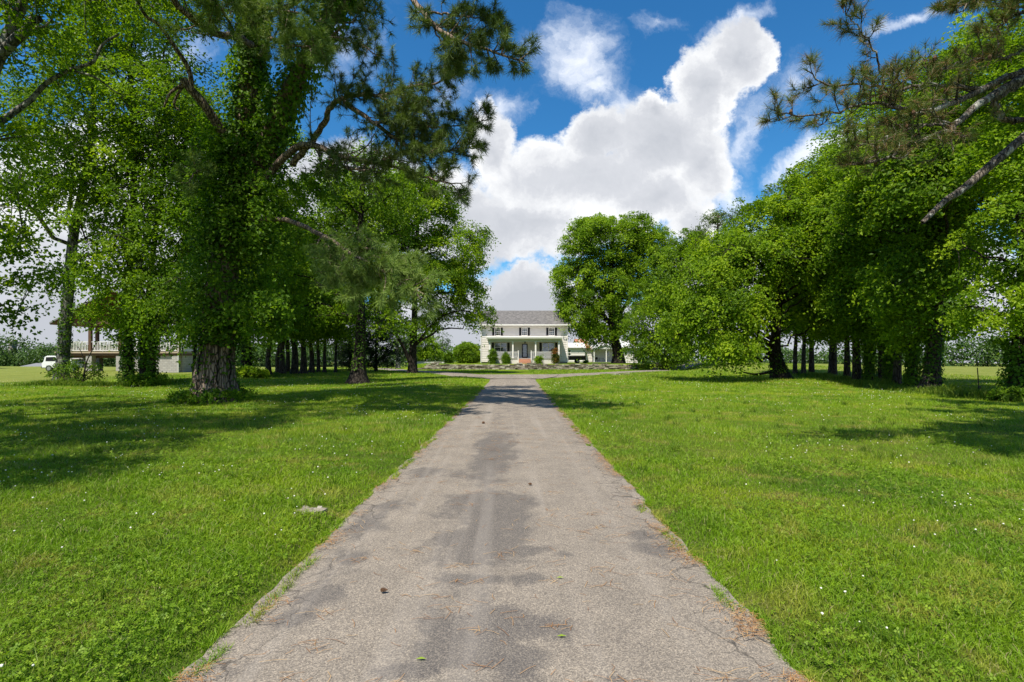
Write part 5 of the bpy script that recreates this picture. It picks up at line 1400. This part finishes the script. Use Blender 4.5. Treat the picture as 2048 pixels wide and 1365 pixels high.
# small needle shoots among the vines
add_limb('d', [P(600, 160, 18), P(650, 80, 17), P(720, 90, 16.4), P(755, 115, 16)], 0.05, 0.012, 20, 0.9, tstart=0.3, per=4)
add_limb('d', [P(620, 120, 17.8), P(690, 50, 17), P(740, 40, 16.5)], 0.05, 0.012, 14, 0.8, tstart=0.3, per=4)
# high limb across the sky
add_limb('d', [P(700, -120, 15.5), P(780, -60, 14), P(828, 2, 13), P(870, 55, 12.6), P(920, 83, 12.3), P(985, 103, 12), P(1050, 126, 11.8)], 0.10, 0.016, 34, 0.72, tstart=0.42, per=4)
add_limb('d', [P(850, 25, 12.9), P(905, 30, 12.5), P(960, 38, 12.2), P(1000, 58, 12)], 0.03, 0.008, 16, 0.5, tstart=0.2, per=4)
add_limb('d', [P(870, 58, 12.6), P(895, 110, 12.6), P(915, 140, 12.7)], 0.022, 0.008, 10, 0.42, tstart=0.1, per=4)
# pale near limb at the top, over the trunk
add_limb('p', [P(505, 90, 18.4), P(470, 72, 16.5), P(440, 70, 15), P(400, 50, 13.8), P(365, 20, 13), P(325, -20, 12.6)], 0.12, 0.06, 16, 0.9, tstart=0.3, per=4)
add_limb('p', [P(520, 110, 18), P(540, 80, 15.5), P(590, 92, 14), P(650, 92, 13.4)], 0.07, 0.012, 30, 0.85, tstart=0.25, per=5)
add_limb('p', [P(500, 40, 18), P(520, 20, 15.5), P(560, 20, 14), P(620, 30, 13.4)], 0.06, 0.012, 26, 0.9, tstart=0.25, per=5)
add_limb('p', [P(470, 72, 16.5), P(450, 30, 14.6), P(430, 0, 13.6)], 0.05, 0.012, 18, 0.8, tstart=0.2, per=5)
# low soft limb drooping towards the driveway
add_limb('p', [P(500, 440, 18.6), P(570, 440, 17.2), P(640, 470, 15.6), P(700, 505, 14.6), P(770, 545, 13.8), P(850, 590, 13.2)], 0.10, 0.015, 46, 1.05, tstart=0.4, per=5, droop=0.12, upw=0.1)
add_limb('p', [P(640, 470, 15.6), P(680, 520, 15), P(700, 560, 14.6), P(705, 590, 14.5)], 0.04, 0.012, 22, 0.8, tstart=0.1, per=5, droop=0.1, upw=0.1)
add_limb('p', [P(690, 500, 14.7), P(760, 500, 14.2), P(830, 530, 13.8)], 0.04, 0.012, 20, 0.8, tstart=0.1, per=5, droop=0.1, upw=0.1)
add_limb('p', [P(430, 360, 19.2), P(400, 340, 18), P(375, 370, 17)], 0.06, 0.015, 14, 0.8, tstart=0.3, per=4)
# limbs above the frame (they shade the driveway)
add_limb('h', [P(640, -260, 17), P(700, -320, 15), P(800, -330, 13), P(900, -300, 11.5), P(960, -260, 11)], 0.14, 0.03, 60, 1.6, tstart=0.3, per=5)
add_limb('h', [P(560, -300, 18), P(640, -330, 16), P(760, -300, 14.5), P(880, -240, 14)], 0.14, 0.03, 60, 1.6, tstart=0.3, per=5)
for q in range(8):
    z_ = 13.8 + q * 0.75; a_ = (0.4, 5.6, 0.9, 4.9, 0.1, 5.2, 2.2, 4.2)[q]
    i_ = int(np.argmin(np.abs(mc[:, 2] - z_))); s_ = mc[i_]
    L_ = (6.6 - 0.22 * q) * rng.uniform(0.85, 1.1)
    d_ = np.array((math.cos(a_) * 0.75, math.sin(a_) * 0.75 - 0.45, 0.05)); d_ /= np.linalg.norm(d_)
    e_ = s_ + d_ * L_; e_[2] = max(e_[2], 1.6 + 0.76 * e_[1]) 
    add_limb('h', [s_, (s_ + e_) / 2 + (0, 0, 0.3), e_], 0.10, 0.02, 44, 1.7, tstart=0.25, per=5)
V, F = join(parts)
mk('trunk', V - base, F, M['bark_pine'], lp, smooth=True)
V, F, rn = tufts(np.array(TPd), np.array(TAd), 38, 0.20, 0.0105)
mk('needles', V - base, F, M['needle'], lp, attr=rn)
V, F, rn = tufts(np.array(TPh), np.array(TAh), 26, 0.26, 0.022)  # needles on the limbs above the frame, broadened to deepen their shade
mk('needles', V - base, F, M['needle'], lp, attr=rn)
V, F, rn = tufts(np.array(TPp), np.array(TAp), 34, 0.22, 0.012, 0.6)
mk('needles', V - base, F, M['needle_pale'], lp, attr=rn)
offset_cones(lp, base, TPd, 30)
# vines: thin on the bark, then heavy hanging masses above
iv = []
def zt(z): return float(np.argmin(np.abs(mc[:, 2] - z))) / (len(mc) - 1)
iv.append(ivy_on(mc, mr, 380, 0.06, 0.13, 0.0, zt(2.0)))
iv.append(ivy_on(mc, mr, 6500, 0.62, 0.15, zt(2.15), zt(9.5)))
iv.append(ivy_on(mc, mr, 4200, 0.42, 0.16, zt(9.4), zt(15.5)))
iv.append(ivy_on(lc, lr, 5600, 0.42, 0.16, 0.0, 0.98))
cl = clusters_in([blob(450, 560, 19, 75, 100, 1.3), blob(500, 640, 18.6, 70, 45, 1.2), blob(410, 660, 18.6, 45, 42, 1.0), blob(560, 610, 18.4, 40, 30, .9), blob(470, 430, 19, 80, 70, 1.4), blob(510, 300, 18.8, 75, 60, 1.3),
                  blob(560, 470, 18.4, 60, 60, 1.2), blob(440, 300, 19, 50, 60, 1.0), blob(560, 380, 18.2, 55, 45, 1.1), blob(650, 355, 17.6, 50, 30, .9), blob(500, 170, 18.8, 40, 50, .8)], 260, 1.9, 0.62)
iv.append(leaves_at(cl, 0.46, 80, 0.155, P(470, 480, 19.5), 0.5))
off = 0; VV, FF, RR_ = [], [], []
for V, F, r_ in iv: VV.append(V); FF.append(F + off); RR_.append(r_); off += len(V)
mk('vine', np.vstack(VV) - base, np.vstack(FF), M['leaf_ivy'], lp, attr=np.concatenate(RR_))
V, F = tubes(np.array([curve([mc[0] + d_ * 0.9, mc[4] + d_ * 0.78, mc[8] + d_ * 0.72, mc[14] + d_ * 0.66], 14) + rng.normal(size=(14, 3)) * 0.03 for d_ in [np.array((math.cos(a_), math.sin(a_), 0)) for a_ in (3.6, 4.4, 5.3, 5.9, 2.9)]]), np.full((5, 14), 0.028), 6)
mk('vine_stem', V - base, F, M['bark_dark'], lp, smooth=True)

# ---- pine whose limbs enter at the upper right
base = np.array((14.4, 8.9, float(hgt(14.4, 8.9)) - 0.1))
rp = root('pine', base, 'pine standing outside the right edge, its lichened limbs and sparse tufts reaching over the lawn', 'tree', GR)
TPd, TAd = [], []
tp_path = [base, (14.3, 8.9, 4), (14.2, 9, 8), (14.1, 9, 13), (14.2, 9, 17)]
tcc, trr, ttt = trunk_tube(tp_path, 0.33, 0.12, n=40, seed=8, rough=0.08)
parts = [ttt]
parts.append(tubes(curve([(14.15, 9, 8.6), P(2420, 0, 9), P(2230, 135, 9), P(2048, 275, 8.8), P(1930, 375, 8.7), P(1890, 402, 8.65), P(1845, 446, 8.6)], 40)[None], np.linspace(0.115, 0.036, 40)[None], 12, 0.07, 2))
rl = [([(14.2, 9, 7.6), P(2300, 60, 9), P(2150, 110, 9), P(2048, 142, 9), P(1960, 180, 8.8), P(1870, 222, 8.5), P(1800, 232, 8.3)], .10, .03, 12, .7, .6),
      ([P(1960, 178, 8.8), P(1900, 172, 8.6), P(1830, 172, 8.4), P(1790, 183, 8.3), P(1730, 170, 8.2), P(1660, 170, 8.1), P(1612, 140, 8)], .035, .008, 20, .50, .25),
      ([P(1870, 222, 8.5), P(1800, 218, 8.3), P(1740, 206, 8.2), P(1680, 222, 8.0), P(1600, 232, 7.9), P(1540, 218, 7.9)], .03, .007, 22, .45, .2),
      ([P(1765, 150, 8.2), P(1750, 105, 8.1), P(1722, 65, 8.0), P(1700, 35, 7.9), P(1686, 8, 7.9)], .016, .006, 11, .36, .15),
      ([P(1800, 222, 8.3), P(1770, 190, 8.2), P(1765, 150, 8.2)], .018, .014, 4, .3, .3),
      ([(14.2, 9, 7.3), P(2300, 110, 9), P(2130, 140, 9), P(2048, 158, 9), P(1990, 190, 8.8), P(1950, 216, 8.6), P(1910, 250, 8.4), P(1885, 268, 8.3), P(1820, 285, 8.2), P(1770, 320, 8.1), P(1700, 325, 8)], .105, .012, 24, .62, .62),
      ([P(2048, 240, 9), P(2010, 238, 8.9), P(1990, 200, 8.9), P(2048, 165, 9)], .05, .05, 3, .5, .3),
      ([P(1900, 255, 8.4), P(1850, 250, 8.2), P(1800, 265, 8.1), P(1740, 290, 8.0), P(1690, 285, 7.9)], .025, .006, 18, .5, .2),
      ([P(2130, -20, 8.6), P(2060, 20, 8.4), P(2020, 35, 8.3), P(1985, 70, 8.2)], .03, .008, 18, .42, .2),
      ([P(2130, -60, 8.5), P(2040, -20, 8.2), P(1960, -10, 8.1), P(1920, 20, 8.0), P(1872, 20, 8.0)], .02, .005, 8, .25, .5),
      ([P(2100, 60, 8.8), P(2030, 110, 8.6), P(1950, 120, 8.4), P(1880, 140, 8.3)], .03, .007, 18, .5, .25),
      ([(14.2, 9, 10.5), P(2350, -300, 9.5), P(2150, -330, 10), P(1950, -320, 10)], .09, .02, 28, 1.2, .3),
      ([(14.2, 9, 12.5), (12, 7.5, 13), (9.5, 7, 12.6)], .09, .02, 26, 1.2, .3),
      ([(14.2, 9, 11.5), (13.4, 12, 12), (12.6, 14, 11.6)], .09, .02, 24, 1.2, .3),
      ([(14.2, 9, 15), (12.4, 10, 16), (11, 10.4, 16)], .08, .02, 26, 1.1, .2),
      ([(14.2, 9, 9.8), (11, 7.2, 10.6), (8, 5.6, 10.2), (5.8, 5.0, 9.6)], .10, .02, 120, 1.4, .12),  # from here on, out-of-frame limbs put in to shade the right foreground
      ([(14.2, 9, 9.2), (11.5, 6.4, 9.8), (9, 4.8, 9.4), (7, 3.4, 9.0)], .10, .02, 120, 1.4, .12),
      ([(14.2, 9, 10.6), (11.5, 8.4, 11.6), (9.4, 6.9, 11.4), (7.4, 6.4, 11.0)], .10, .02, 110, 1.4, .12),
      ([(14.2, 9, 9.5), (11, 3.5, 9.6), (8.5, 1.2, 8.8), (6.2, 0.6, 8.4)], .09, .02, 90, 1.3, .3)]
TPh, TAh = [], []
for pts, r0, r1, ns, sl, ts in rl:
    p_, tp, ta = pine_limb(pts, r0, r1, ns, sl, tstart=ts, per=4, upw=0.5, k=8)
    parts += p_
    if sl > 1: TPh += tp; TAh += ta
    else: TPd += tp; TAd += ta
V, F = join(parts)
mk('trunk', V - base, F, M['bark_limb'], rp, smooth=True)
TPd = np.array(TPd); TAd = np.array(TAd)
g_ = rng.random(len(TPd)) < 0.66
V, F, rn = tufts(TPd[g_], norm(TAd[g_] + (0, 0, 0.5)), 26, 0.13, 0.0065, 0.5)
mk('needles', V - base, F, M['needle'], rp, attr=rn)
V, F, rn = tufts(TPd, TAd, 11, 0.15, 0.0045, 0.7)
mk('dry_needles', V - base, F, M['needle_brown'], rp, attr=rn)
V, F, rn = tufts(np.array(TPh), np.array(TAh), 30, 0.26, 0.030)  # unseen limbs carry broadened needles for deeper shade
mk('needles', V - base, F, M['needle'], rp, attr=rn)
offset_cones(rp, base, TPd, 26)

# ------------------------------------------------------------------ grass, clover, litter
def sample_ground(n, y0, y1, pw, xspan=1.12, xpad=1.0):
    """more blades near the photographer, fewer far away"""
    u = rng.random(n)
    e = pw + 1
    y = (y0 ** e + u * (y1 ** e - y0 ** e)) ** (1 / e)
    x = rng.uniform(-1, 1, n) * (y * xspan + xpad)
    return x, y

def off_drive(x, y, pad=0.0):
    j = (fbm2(y, y * 0 + 3, 0.35, 5, 4) - 0.5) * 0.15
    j2 = (fbm2(y, y * 0 + 9, 0.35, 8, 4) - 0.5) * 0.17
    d = x - xdrive(y)
    return (d < -1.58 + j - pad) | (d > 1.58 + j2 + pad)

def blades(x, y, h, wdt, lean, seg2, name, mat, label):
    n = len(x)
    z = hgt(x, y)
    a = rng.uniform(0, 2 * np.pi, n); b = rng.uniform(0, 2 * np.pi, n)
    sx, sy = np.cos(a) * wdt / 2, np.sin(a) * wdt / 2
    lx, ly = np.cos(b) * lean * h, np.sin(b) * lean * h
    p0 = np.stack([x - sx, y - sy, z - 0.01], -1); p1 = np.stack([x + sx, y + sy, z - 0.01], -1)
    if seg2:
        q0 = np.stack([x - sx * .8 + lx * .35, y - sy * .8 + ly * .35, z + h * .62], -1); q1 = np.stack([x + sx * .8 + lx * .35, y + sy * .8 + ly * .35, z + h * .62], -1)
        tp = np.stack([x + lx, y + ly, z + h * 0.97], -1)
        tq = tp + np.stack([sx, sy, sx * 0], -1) * 0.15
        V = np.stack([p0, p1, q1, q0, tq, tp], 1).reshape(-1, 3)
        i = np.arange(n)[:, None] * 6
        F = np.concatenate([i + np.array([[0, 1, 2, 3]]), i + np.array([[3, 2, 4, 5]])], 1).reshape(-1, 4)
        rn = np.repeat(rng.random(n), 2)
    else:
        tp = np.stack([x + lx, y + ly, z + h], -1)
        V = np.stack([p0, p1, tp], 1).reshape(-1, 3)
        F = np.arange(n * 3).reshape(-1, 3); rn = rng.random(n)
    return tag(mk(name, V, F, mat, attr=rn), label, 'grass', kind='stuff')

def lushness(x, y):
    return fbm2(x, y, 1.6, 21, 3)

# near lawn
x, y = sample_ground(300000, 2.0, 8.0, -0.75)
k = off_drive(x, y, -0.02) & (np.hypot(x + 2.1, (y - 5.38) * 1.3) > 0.2) ; x, y = x[k], y[k]
lu = lushness(x, y)
edge = np.clip((np.abs(x - xdrive(y)) - 1.5) / 0.5, 0.35, 1)
h = (0.024 + 0.046 * np.clip((lu - 0.3) * 2.0, 0, 1)) * rng.uniform(0.5, 1.3, len(x)) * edge
blades(x, y, h, 0.0034 + 0.00065 * y, rng.uniform(0.2, 1.5, len(x)), True, 'grass', M['blade'], 'close cut lawn grass beside the near driveway')
x, y = sample_ground(320000, 7.8, 30.0, -0.7)
k = off_drive(x, y, 0.0); x, y = x[k], y[k]
lu = lushness(x, y)
h = (0.035 + 0.06 * np.clip((lu - 0.3) * 2.0, 0, 1)) * rng.uniform(0.5, 1.3, len(x))
blades(x, y, h, 0.0010 * y, rng.uniform(0.2, 1.2, len(x)), False, 'grass', M['blade'], 'lawn grass under the trees and along the middle of the driveway')
x, y = sample_ground(150000, 29, 75, -0.3, 1.0, 0)
k = off_drive(x, y, 0.3) & ~((y > 38) & (y < 48) & (np.abs(x) < 3.2)); x, y = x[k], y[k]
rd = curve([(a_, b_, 0) for a_, b_ in [(-1.0, 40.6), (1.8, 43.0), (5.0, 47.2), (10.6, 54.6), (20.6, 67.4), (30, 82)]], 80)[:, :2]
rd2 = curve([(a_, b_, 0) for a_, b_ in [(1.4, 40.6), (-1.4, 43.0), (-4.4, 47.6), (-8.8, 56.6), (-13.8, 65), (-19, 75)]], 80)[:, :2]
dmin = np.full(len(x), 99.0)
for q in np.vstack([rd, rd2]): dmin = np.minimum(dmin, np.hypot(x - q[0], y - q[1]))
k = (dmin > 1.75 + 0.9 * (y < 48)) & ~((x > -8) & (x < 22) & (y > 69)) & (x > -32) & (x < 40) & ~((x < -35) & (y > 55)); x, y = x[k], y[k]
blades(x, y, rng.uniform(0.05, 0.13, len(x)), 0.0011 * y, rng.uniform(0.2, 1.0, len(x)), False, 'grass', M['blade'], 'far lawn grass before the stone wall')

# fringe creeping over the broken asphalt edge
n_ = 26000
y = 2.0 + 26 * rng.random(n_) ** 1.5; sd_ = np.where(rng.random(n_) < 0.5, -1, 1)
jj = np.where(sd_ < 0, (fbm2(y, y * 0 + 3, 0.35, 5, 4) - 0.5) * 0.15, (fbm2(y, y * 0 + 9, 0.35, 8, 4) - 0.5) * 0.17)
x = xdrive(y) + jj + sd_ * (1.61 + np.abs(rng.normal(0, 0.04, n_)) - 0.03 - 0.10 * (fbm2(y, sd_ * 7.0, 0.5, 71, 3) > 0.56))
blades(x, y, rng.uniform(0.02, 0.07, n_), 0.0034 + 0.0007 * y, rng.uniform(0.3, 1.5, n_), True, 'grass', M['blade'], 'fringe of grass creeping over both asphalt edges')

# tufts of longer coarse grass scattered in the lawn
nc = 300
cx, cy = sample_ground(nc, 2.4, 18, 0.1)
k = off_drive(cx, cy, 0.35); cx, cy = cx[k], cy[k]
m_ = 26
x = np.repeat(cx, m_) + rng.normal(0, 0.05, len(cx) * m_) * np.repeat(rng.uniform(.5, 2.0, len(cx)), m_); y = np.repeat(cy, m_) + rng.normal(0, 0.05, len(cx) * m_)
blades(x, y, rng.uniform(0.07, 0.17, len(x)), 0.004 + 0.0006 * y, rng.uniform(0.3, 1.4, len(x)), True, 'tall_grass', M['weed'], 'tufts of longer coarse grass scattered through the mown lawn')

# fence-row weeds, tall
def row_pts(n, line, wid):
    c = curve([(a_, b_, 0) for a_, b_ in line], 60)[:, :2]
    i = rng.integers(0, 60, n)
    return c[i, 0] + rng.normal(0, wid, n), c[i, 1] + rng.normal(0, 0.5, n)
x, y = row_pts(26000, [(19.4, 18.4), (20.0, 24), (21.8, 31), (25.5, 42), (27.5, 49)], 0.55)
nb = fbm2(x, y, 1.1, 31, 2)
blades(x, y, (0.12 + 0.42 * nb ** 2) * rng.uniform(0.5, 1.3, len(x)), 0.0011 * y, rng.uniform(0.2, 0.8, len(x)), True, 'weeds', M['weed'], 'unmown weeds along the right fence row')
x, y = row_pts(22000, [(-26.5, 28.5), (-22.6, 30), (-22.0, 38), (-21.6, 45), (-21.5, 56), (-20, 66)], 0.6)
nb = fbm2(x, y, 1.1, 33, 2)
blades(x, y, (0.10 + 0.36 * nb ** 2) * rng.uniform(0.5, 1.3, len(x)), 0.0011 * y, rng.uniform(0.2, 0.8, len(x)), True, 'weeds', M['weed'], 'unmown weeds along the shaded left trunk row')

# clover leaves: three round leaflets each
x, y = sample_ground(60000, 2.1, 11, -0.5)
cm = fbm2(x, y, 1.3, 41, 3)
k = off_drive(x, y, 0.12) & (np.hypot(x + 2.1, (y - 5.38) * 1.2) > 0.24) & (cm > 0.44 + 0.1 * rng.random(len(x))); x, y = x[k], y[k]
z = hgt(x, y) + rng.uniform(0.025, 0.065, len(x))
V3, R3 = [], []
n = len(x); sz = (0.0065 + 0.0006 * y) * rng.uniform(0.7, 1.3, n); a0 = rng.uniform(0, 6.28, n)
tilt = rng.normal(0, 0.35, (n, 2))
Vs = []
for q in range(3):
    a = a0 + q * 2.094
    for (rr_, da) in ((0.1, 0.0), (1.25, -0.62), (1.75, 0.0), (1.25, 0.62)):
        dx, dy = np.cos(a + da) * sz * rr_, np.sin(a + da) * sz * rr_
        Vs.append(np.stack([x + dx, y + dy, z + dx * tilt[:, 0] + dy * tilt[:, 1]], -1))
V = np.stack(Vs, 1).reshape(-1, 3)
tag(mk('clover', V, np.arange(n * 12).reshape(-1, 4), M['clover'], attr=np.repeat(np.clip(rng.normal(.5, .22, n), 0, 1), 3)), 'patches of three leaved clover in the lawn', 'clover', kind='stuff')

# white clover heads
x, y = sample_ground(3600, 2.3, 34, 0.35)
cm = fbm2(x, y, 1.7, 51, 3)
k = off_drive(x, y, 0.2) & (cm > 0.50 + 0.10 * rng.random(len(x))) & (np.hypot(x + 10.9, y - 19.2) > 2); x, y = x[k], y[k]
bm = bmesh.new(); bmesh.ops.create_icosphere(bm, subdivisions=1, radius=1.0)
bv = np.array([v.co[:] for v in bm.verts]); bf = np.array([[v.index for v in f.verts] for f in bm.faces]); bm.free()
n = len(x); s_ = (0.0065 + 0.00038 * y) * rng.uniform(0.6, 1.2, n)
c = np.stack([x, y, hgt(x, y) + rng.uniform(0.05, 0.10, n)], -1)
V = (c[:, None] + bv[None] * (1 + rng.normal(0, .12, (n, len(bv), 1))) * s_[:, None, None] * np.array((1, 1, .8))).reshape(-1, 3)
F = (bf[None] + (np.arange(n) * len(bv))[:, None, None]).reshape(-1, 3)
tag(mk('clover_flowers', V, F, M['flower']), 'small white clover heads dotted over the lawn', 'flowers', kind='stuff')

# dry pine needles on the asphalt and in drifts along its edges
def litter(x, y, ln, name, label, z0=0.010):
    n = len(x); a = rng.uniform(0, np.pi, n)
    # needles tend to lie across the drive, washed into short bundles
    bend = rng.normal(0, 0.25, n)
    w_ = 0.0016 + 0.00035 * y
    dx, dy = np.cos(a) * ln / 2, np.sin(a) * ln / 2 * 0.8
    px, py = -np.sin(a) * w_ / 2, np.cos(a) * w_ / 2
    mx_, my = x - np.sin(a) * bend * ln * .3, y + np.cos(a) * bend * ln * .3
    z = np.full(n, z0) + rng.uniform(0, 0.006, n)
    A = np.stack([x - dx - px, y - dy - py, z], -1); B = np.stack([x - dx + px, y - dy + py, z], -1)
    C1 = np.stack([mx_ + px, my + py, z + .003], -1); D = np.stack([mx_ - px, my - py, z + .003], -1)
    E = np.stack([x + dx + px, y + dy + py, z], -1); G_ = np.stack([x + dx - px, y + dy - py, z], -1)
    V = np.stack([A, D, C1, B, G_, E], 1).reshape(-1, 3)
    i = np.arange(n)[:, None] * 6
    F = np.concatenate([i + np.array([[0, 1, 2, 3]]), i + np.array([[1, 4, 5, 2]])], 1).reshape(-1, 4)
    return tag(mk(name, V, F, M['litter'], attr=np.repeat(rng.random(n), 2)), label, 'needles', kind='stuff')
nb_ = 170
bx_ = rng.uniform(-1.45, 1.5, nb_); by_ = 2.3 + 12 * rng.random(nb_) ** 1.35
cnt = rng.integers(2, 9, nb_); ii = np.repeat(np.arange(nb_), cnt)
ex = rng.normal(0, 0.055, len(ii)) * 1.5; ey = rng.normal(0, 0.018, len(ii)) * (1 + 0.2 * by_[ii])
x = bx_[ii] + xdrive(by_[ii]) + ex; y = by_[ii] + ey
x = np.concatenate([x, rng.uniform(-1.5, 1.5, 260)]); y = np.concatenate([y, 2.3 + 10 * rng.random(260) ** 1.3])
litter(x, y, rng.uniform(0.05, 0.15, len(x)), 'pine_needles', 'dry orange pine needles scattered in small wisps over the driveway')
y = 2.3 + 24 * rng.random(9000) ** 1.6
sd_ = np.where(rng.random(len(y)) < 0.36, -1, 1)
clump = fbm2(y, y * 0 + sd_ * 5, 0.35, 61, 3)
k = clump > 0.40 + 0.15 * rng.random(len(y)); y, sd_ = y[k], sd_[k]
jj = np.where(sd_ < 0, (fbm2(y, y * 0 + 3, 0.35, 5, 4) - 0.5) * 0.15, (fbm2(y, y * 0 + 9, 0.35, 8, 4) - 0.5) * 0.17)
x = xdrive(y) + sd_ * (1.56 - np.abs(rng.normal(0, 0.09, len(y))) + rng.normal(0, .02, len(y))) + jj
litter(x, y, rng.uniform(0.02, 0.09, len(x)), 'pine_needles', 'drifts of dry orange needles and bark along both driveway edges', 0.004)

# loose cones and fresh leaves on the drive
def cone(px, py, lab, s=1.0):
    Yc = 1638.4 / (py - 716); xc = (px - 1024) / 1024 * Yc
    r_ = root('pine_cone', (xc, Yc, 0.03), lab, 'pine cone', 'pine cones fallen on the driveway')
    m_ = MB()
    prof = [0.010, 0.026, 0.031, 0.028, 0.020, 0.008]
    for q in range(5):
        for g in range(8):
            a_ = g / 8 * 6.283 + q * 0.4; rr_ = prof[q + 1] * s
            x_, yz = (-0.04 + q * 0.018) * s, (math.cos(a_) * rr_, math.sin(a_) * rr_)
            m_.cyl((x_, yz[0] * .3, yz[1] * .3), (x_ + 0.012 * s, yz[0], yz[1]), 0.010 * s, 5, 0.004 * s)
    m_.build('scales', M['cone'], r_)
    m_ = MB(); m_.cyl((-0.045 * s, 0, 0), (0.05 * s, 0, 0), 0.012 * s, 7, 0.006 * s); m_.build('core', M['cone'], r_)
    r_.rotation_euler = (0, 0, rng.uniform(0, 3))
cone(768, 1189, 'dark open pine cone lying on the left part of the near driveway', 0.5)
cone(967, 848, 'small dark pine cone far up the driveway where the limb shadows begin', 1.1)
cone(1060, 973, 'tiny pine cone right of the driveway centre in mid distance', 0.5)
for px, py, lab in ((1120, 1160, 'yellow green leaf on the driveway right of the centre stain'), (1123, 1278, 'fresh green leaf on the near driveway'), (842, 1324, 'small green leaf near the bottom edge of the driveway')):
    Yc = 1638.4 / (py - 716); xc = (px - 1024) / 1024 * Yc
    V = [(-.028, 0, 0), (0, -.008, .004), (.03, 0, .001), (0, .009, .006)]
    o = mk('fallen_leaf', V, [(0, 1, 2, 3)], M['clover'], attr=[0.9]); o.location = (xc, Yc, 0.016); tag(o, lab, 'leaf', 'fresh leaves fallen on the driveway')
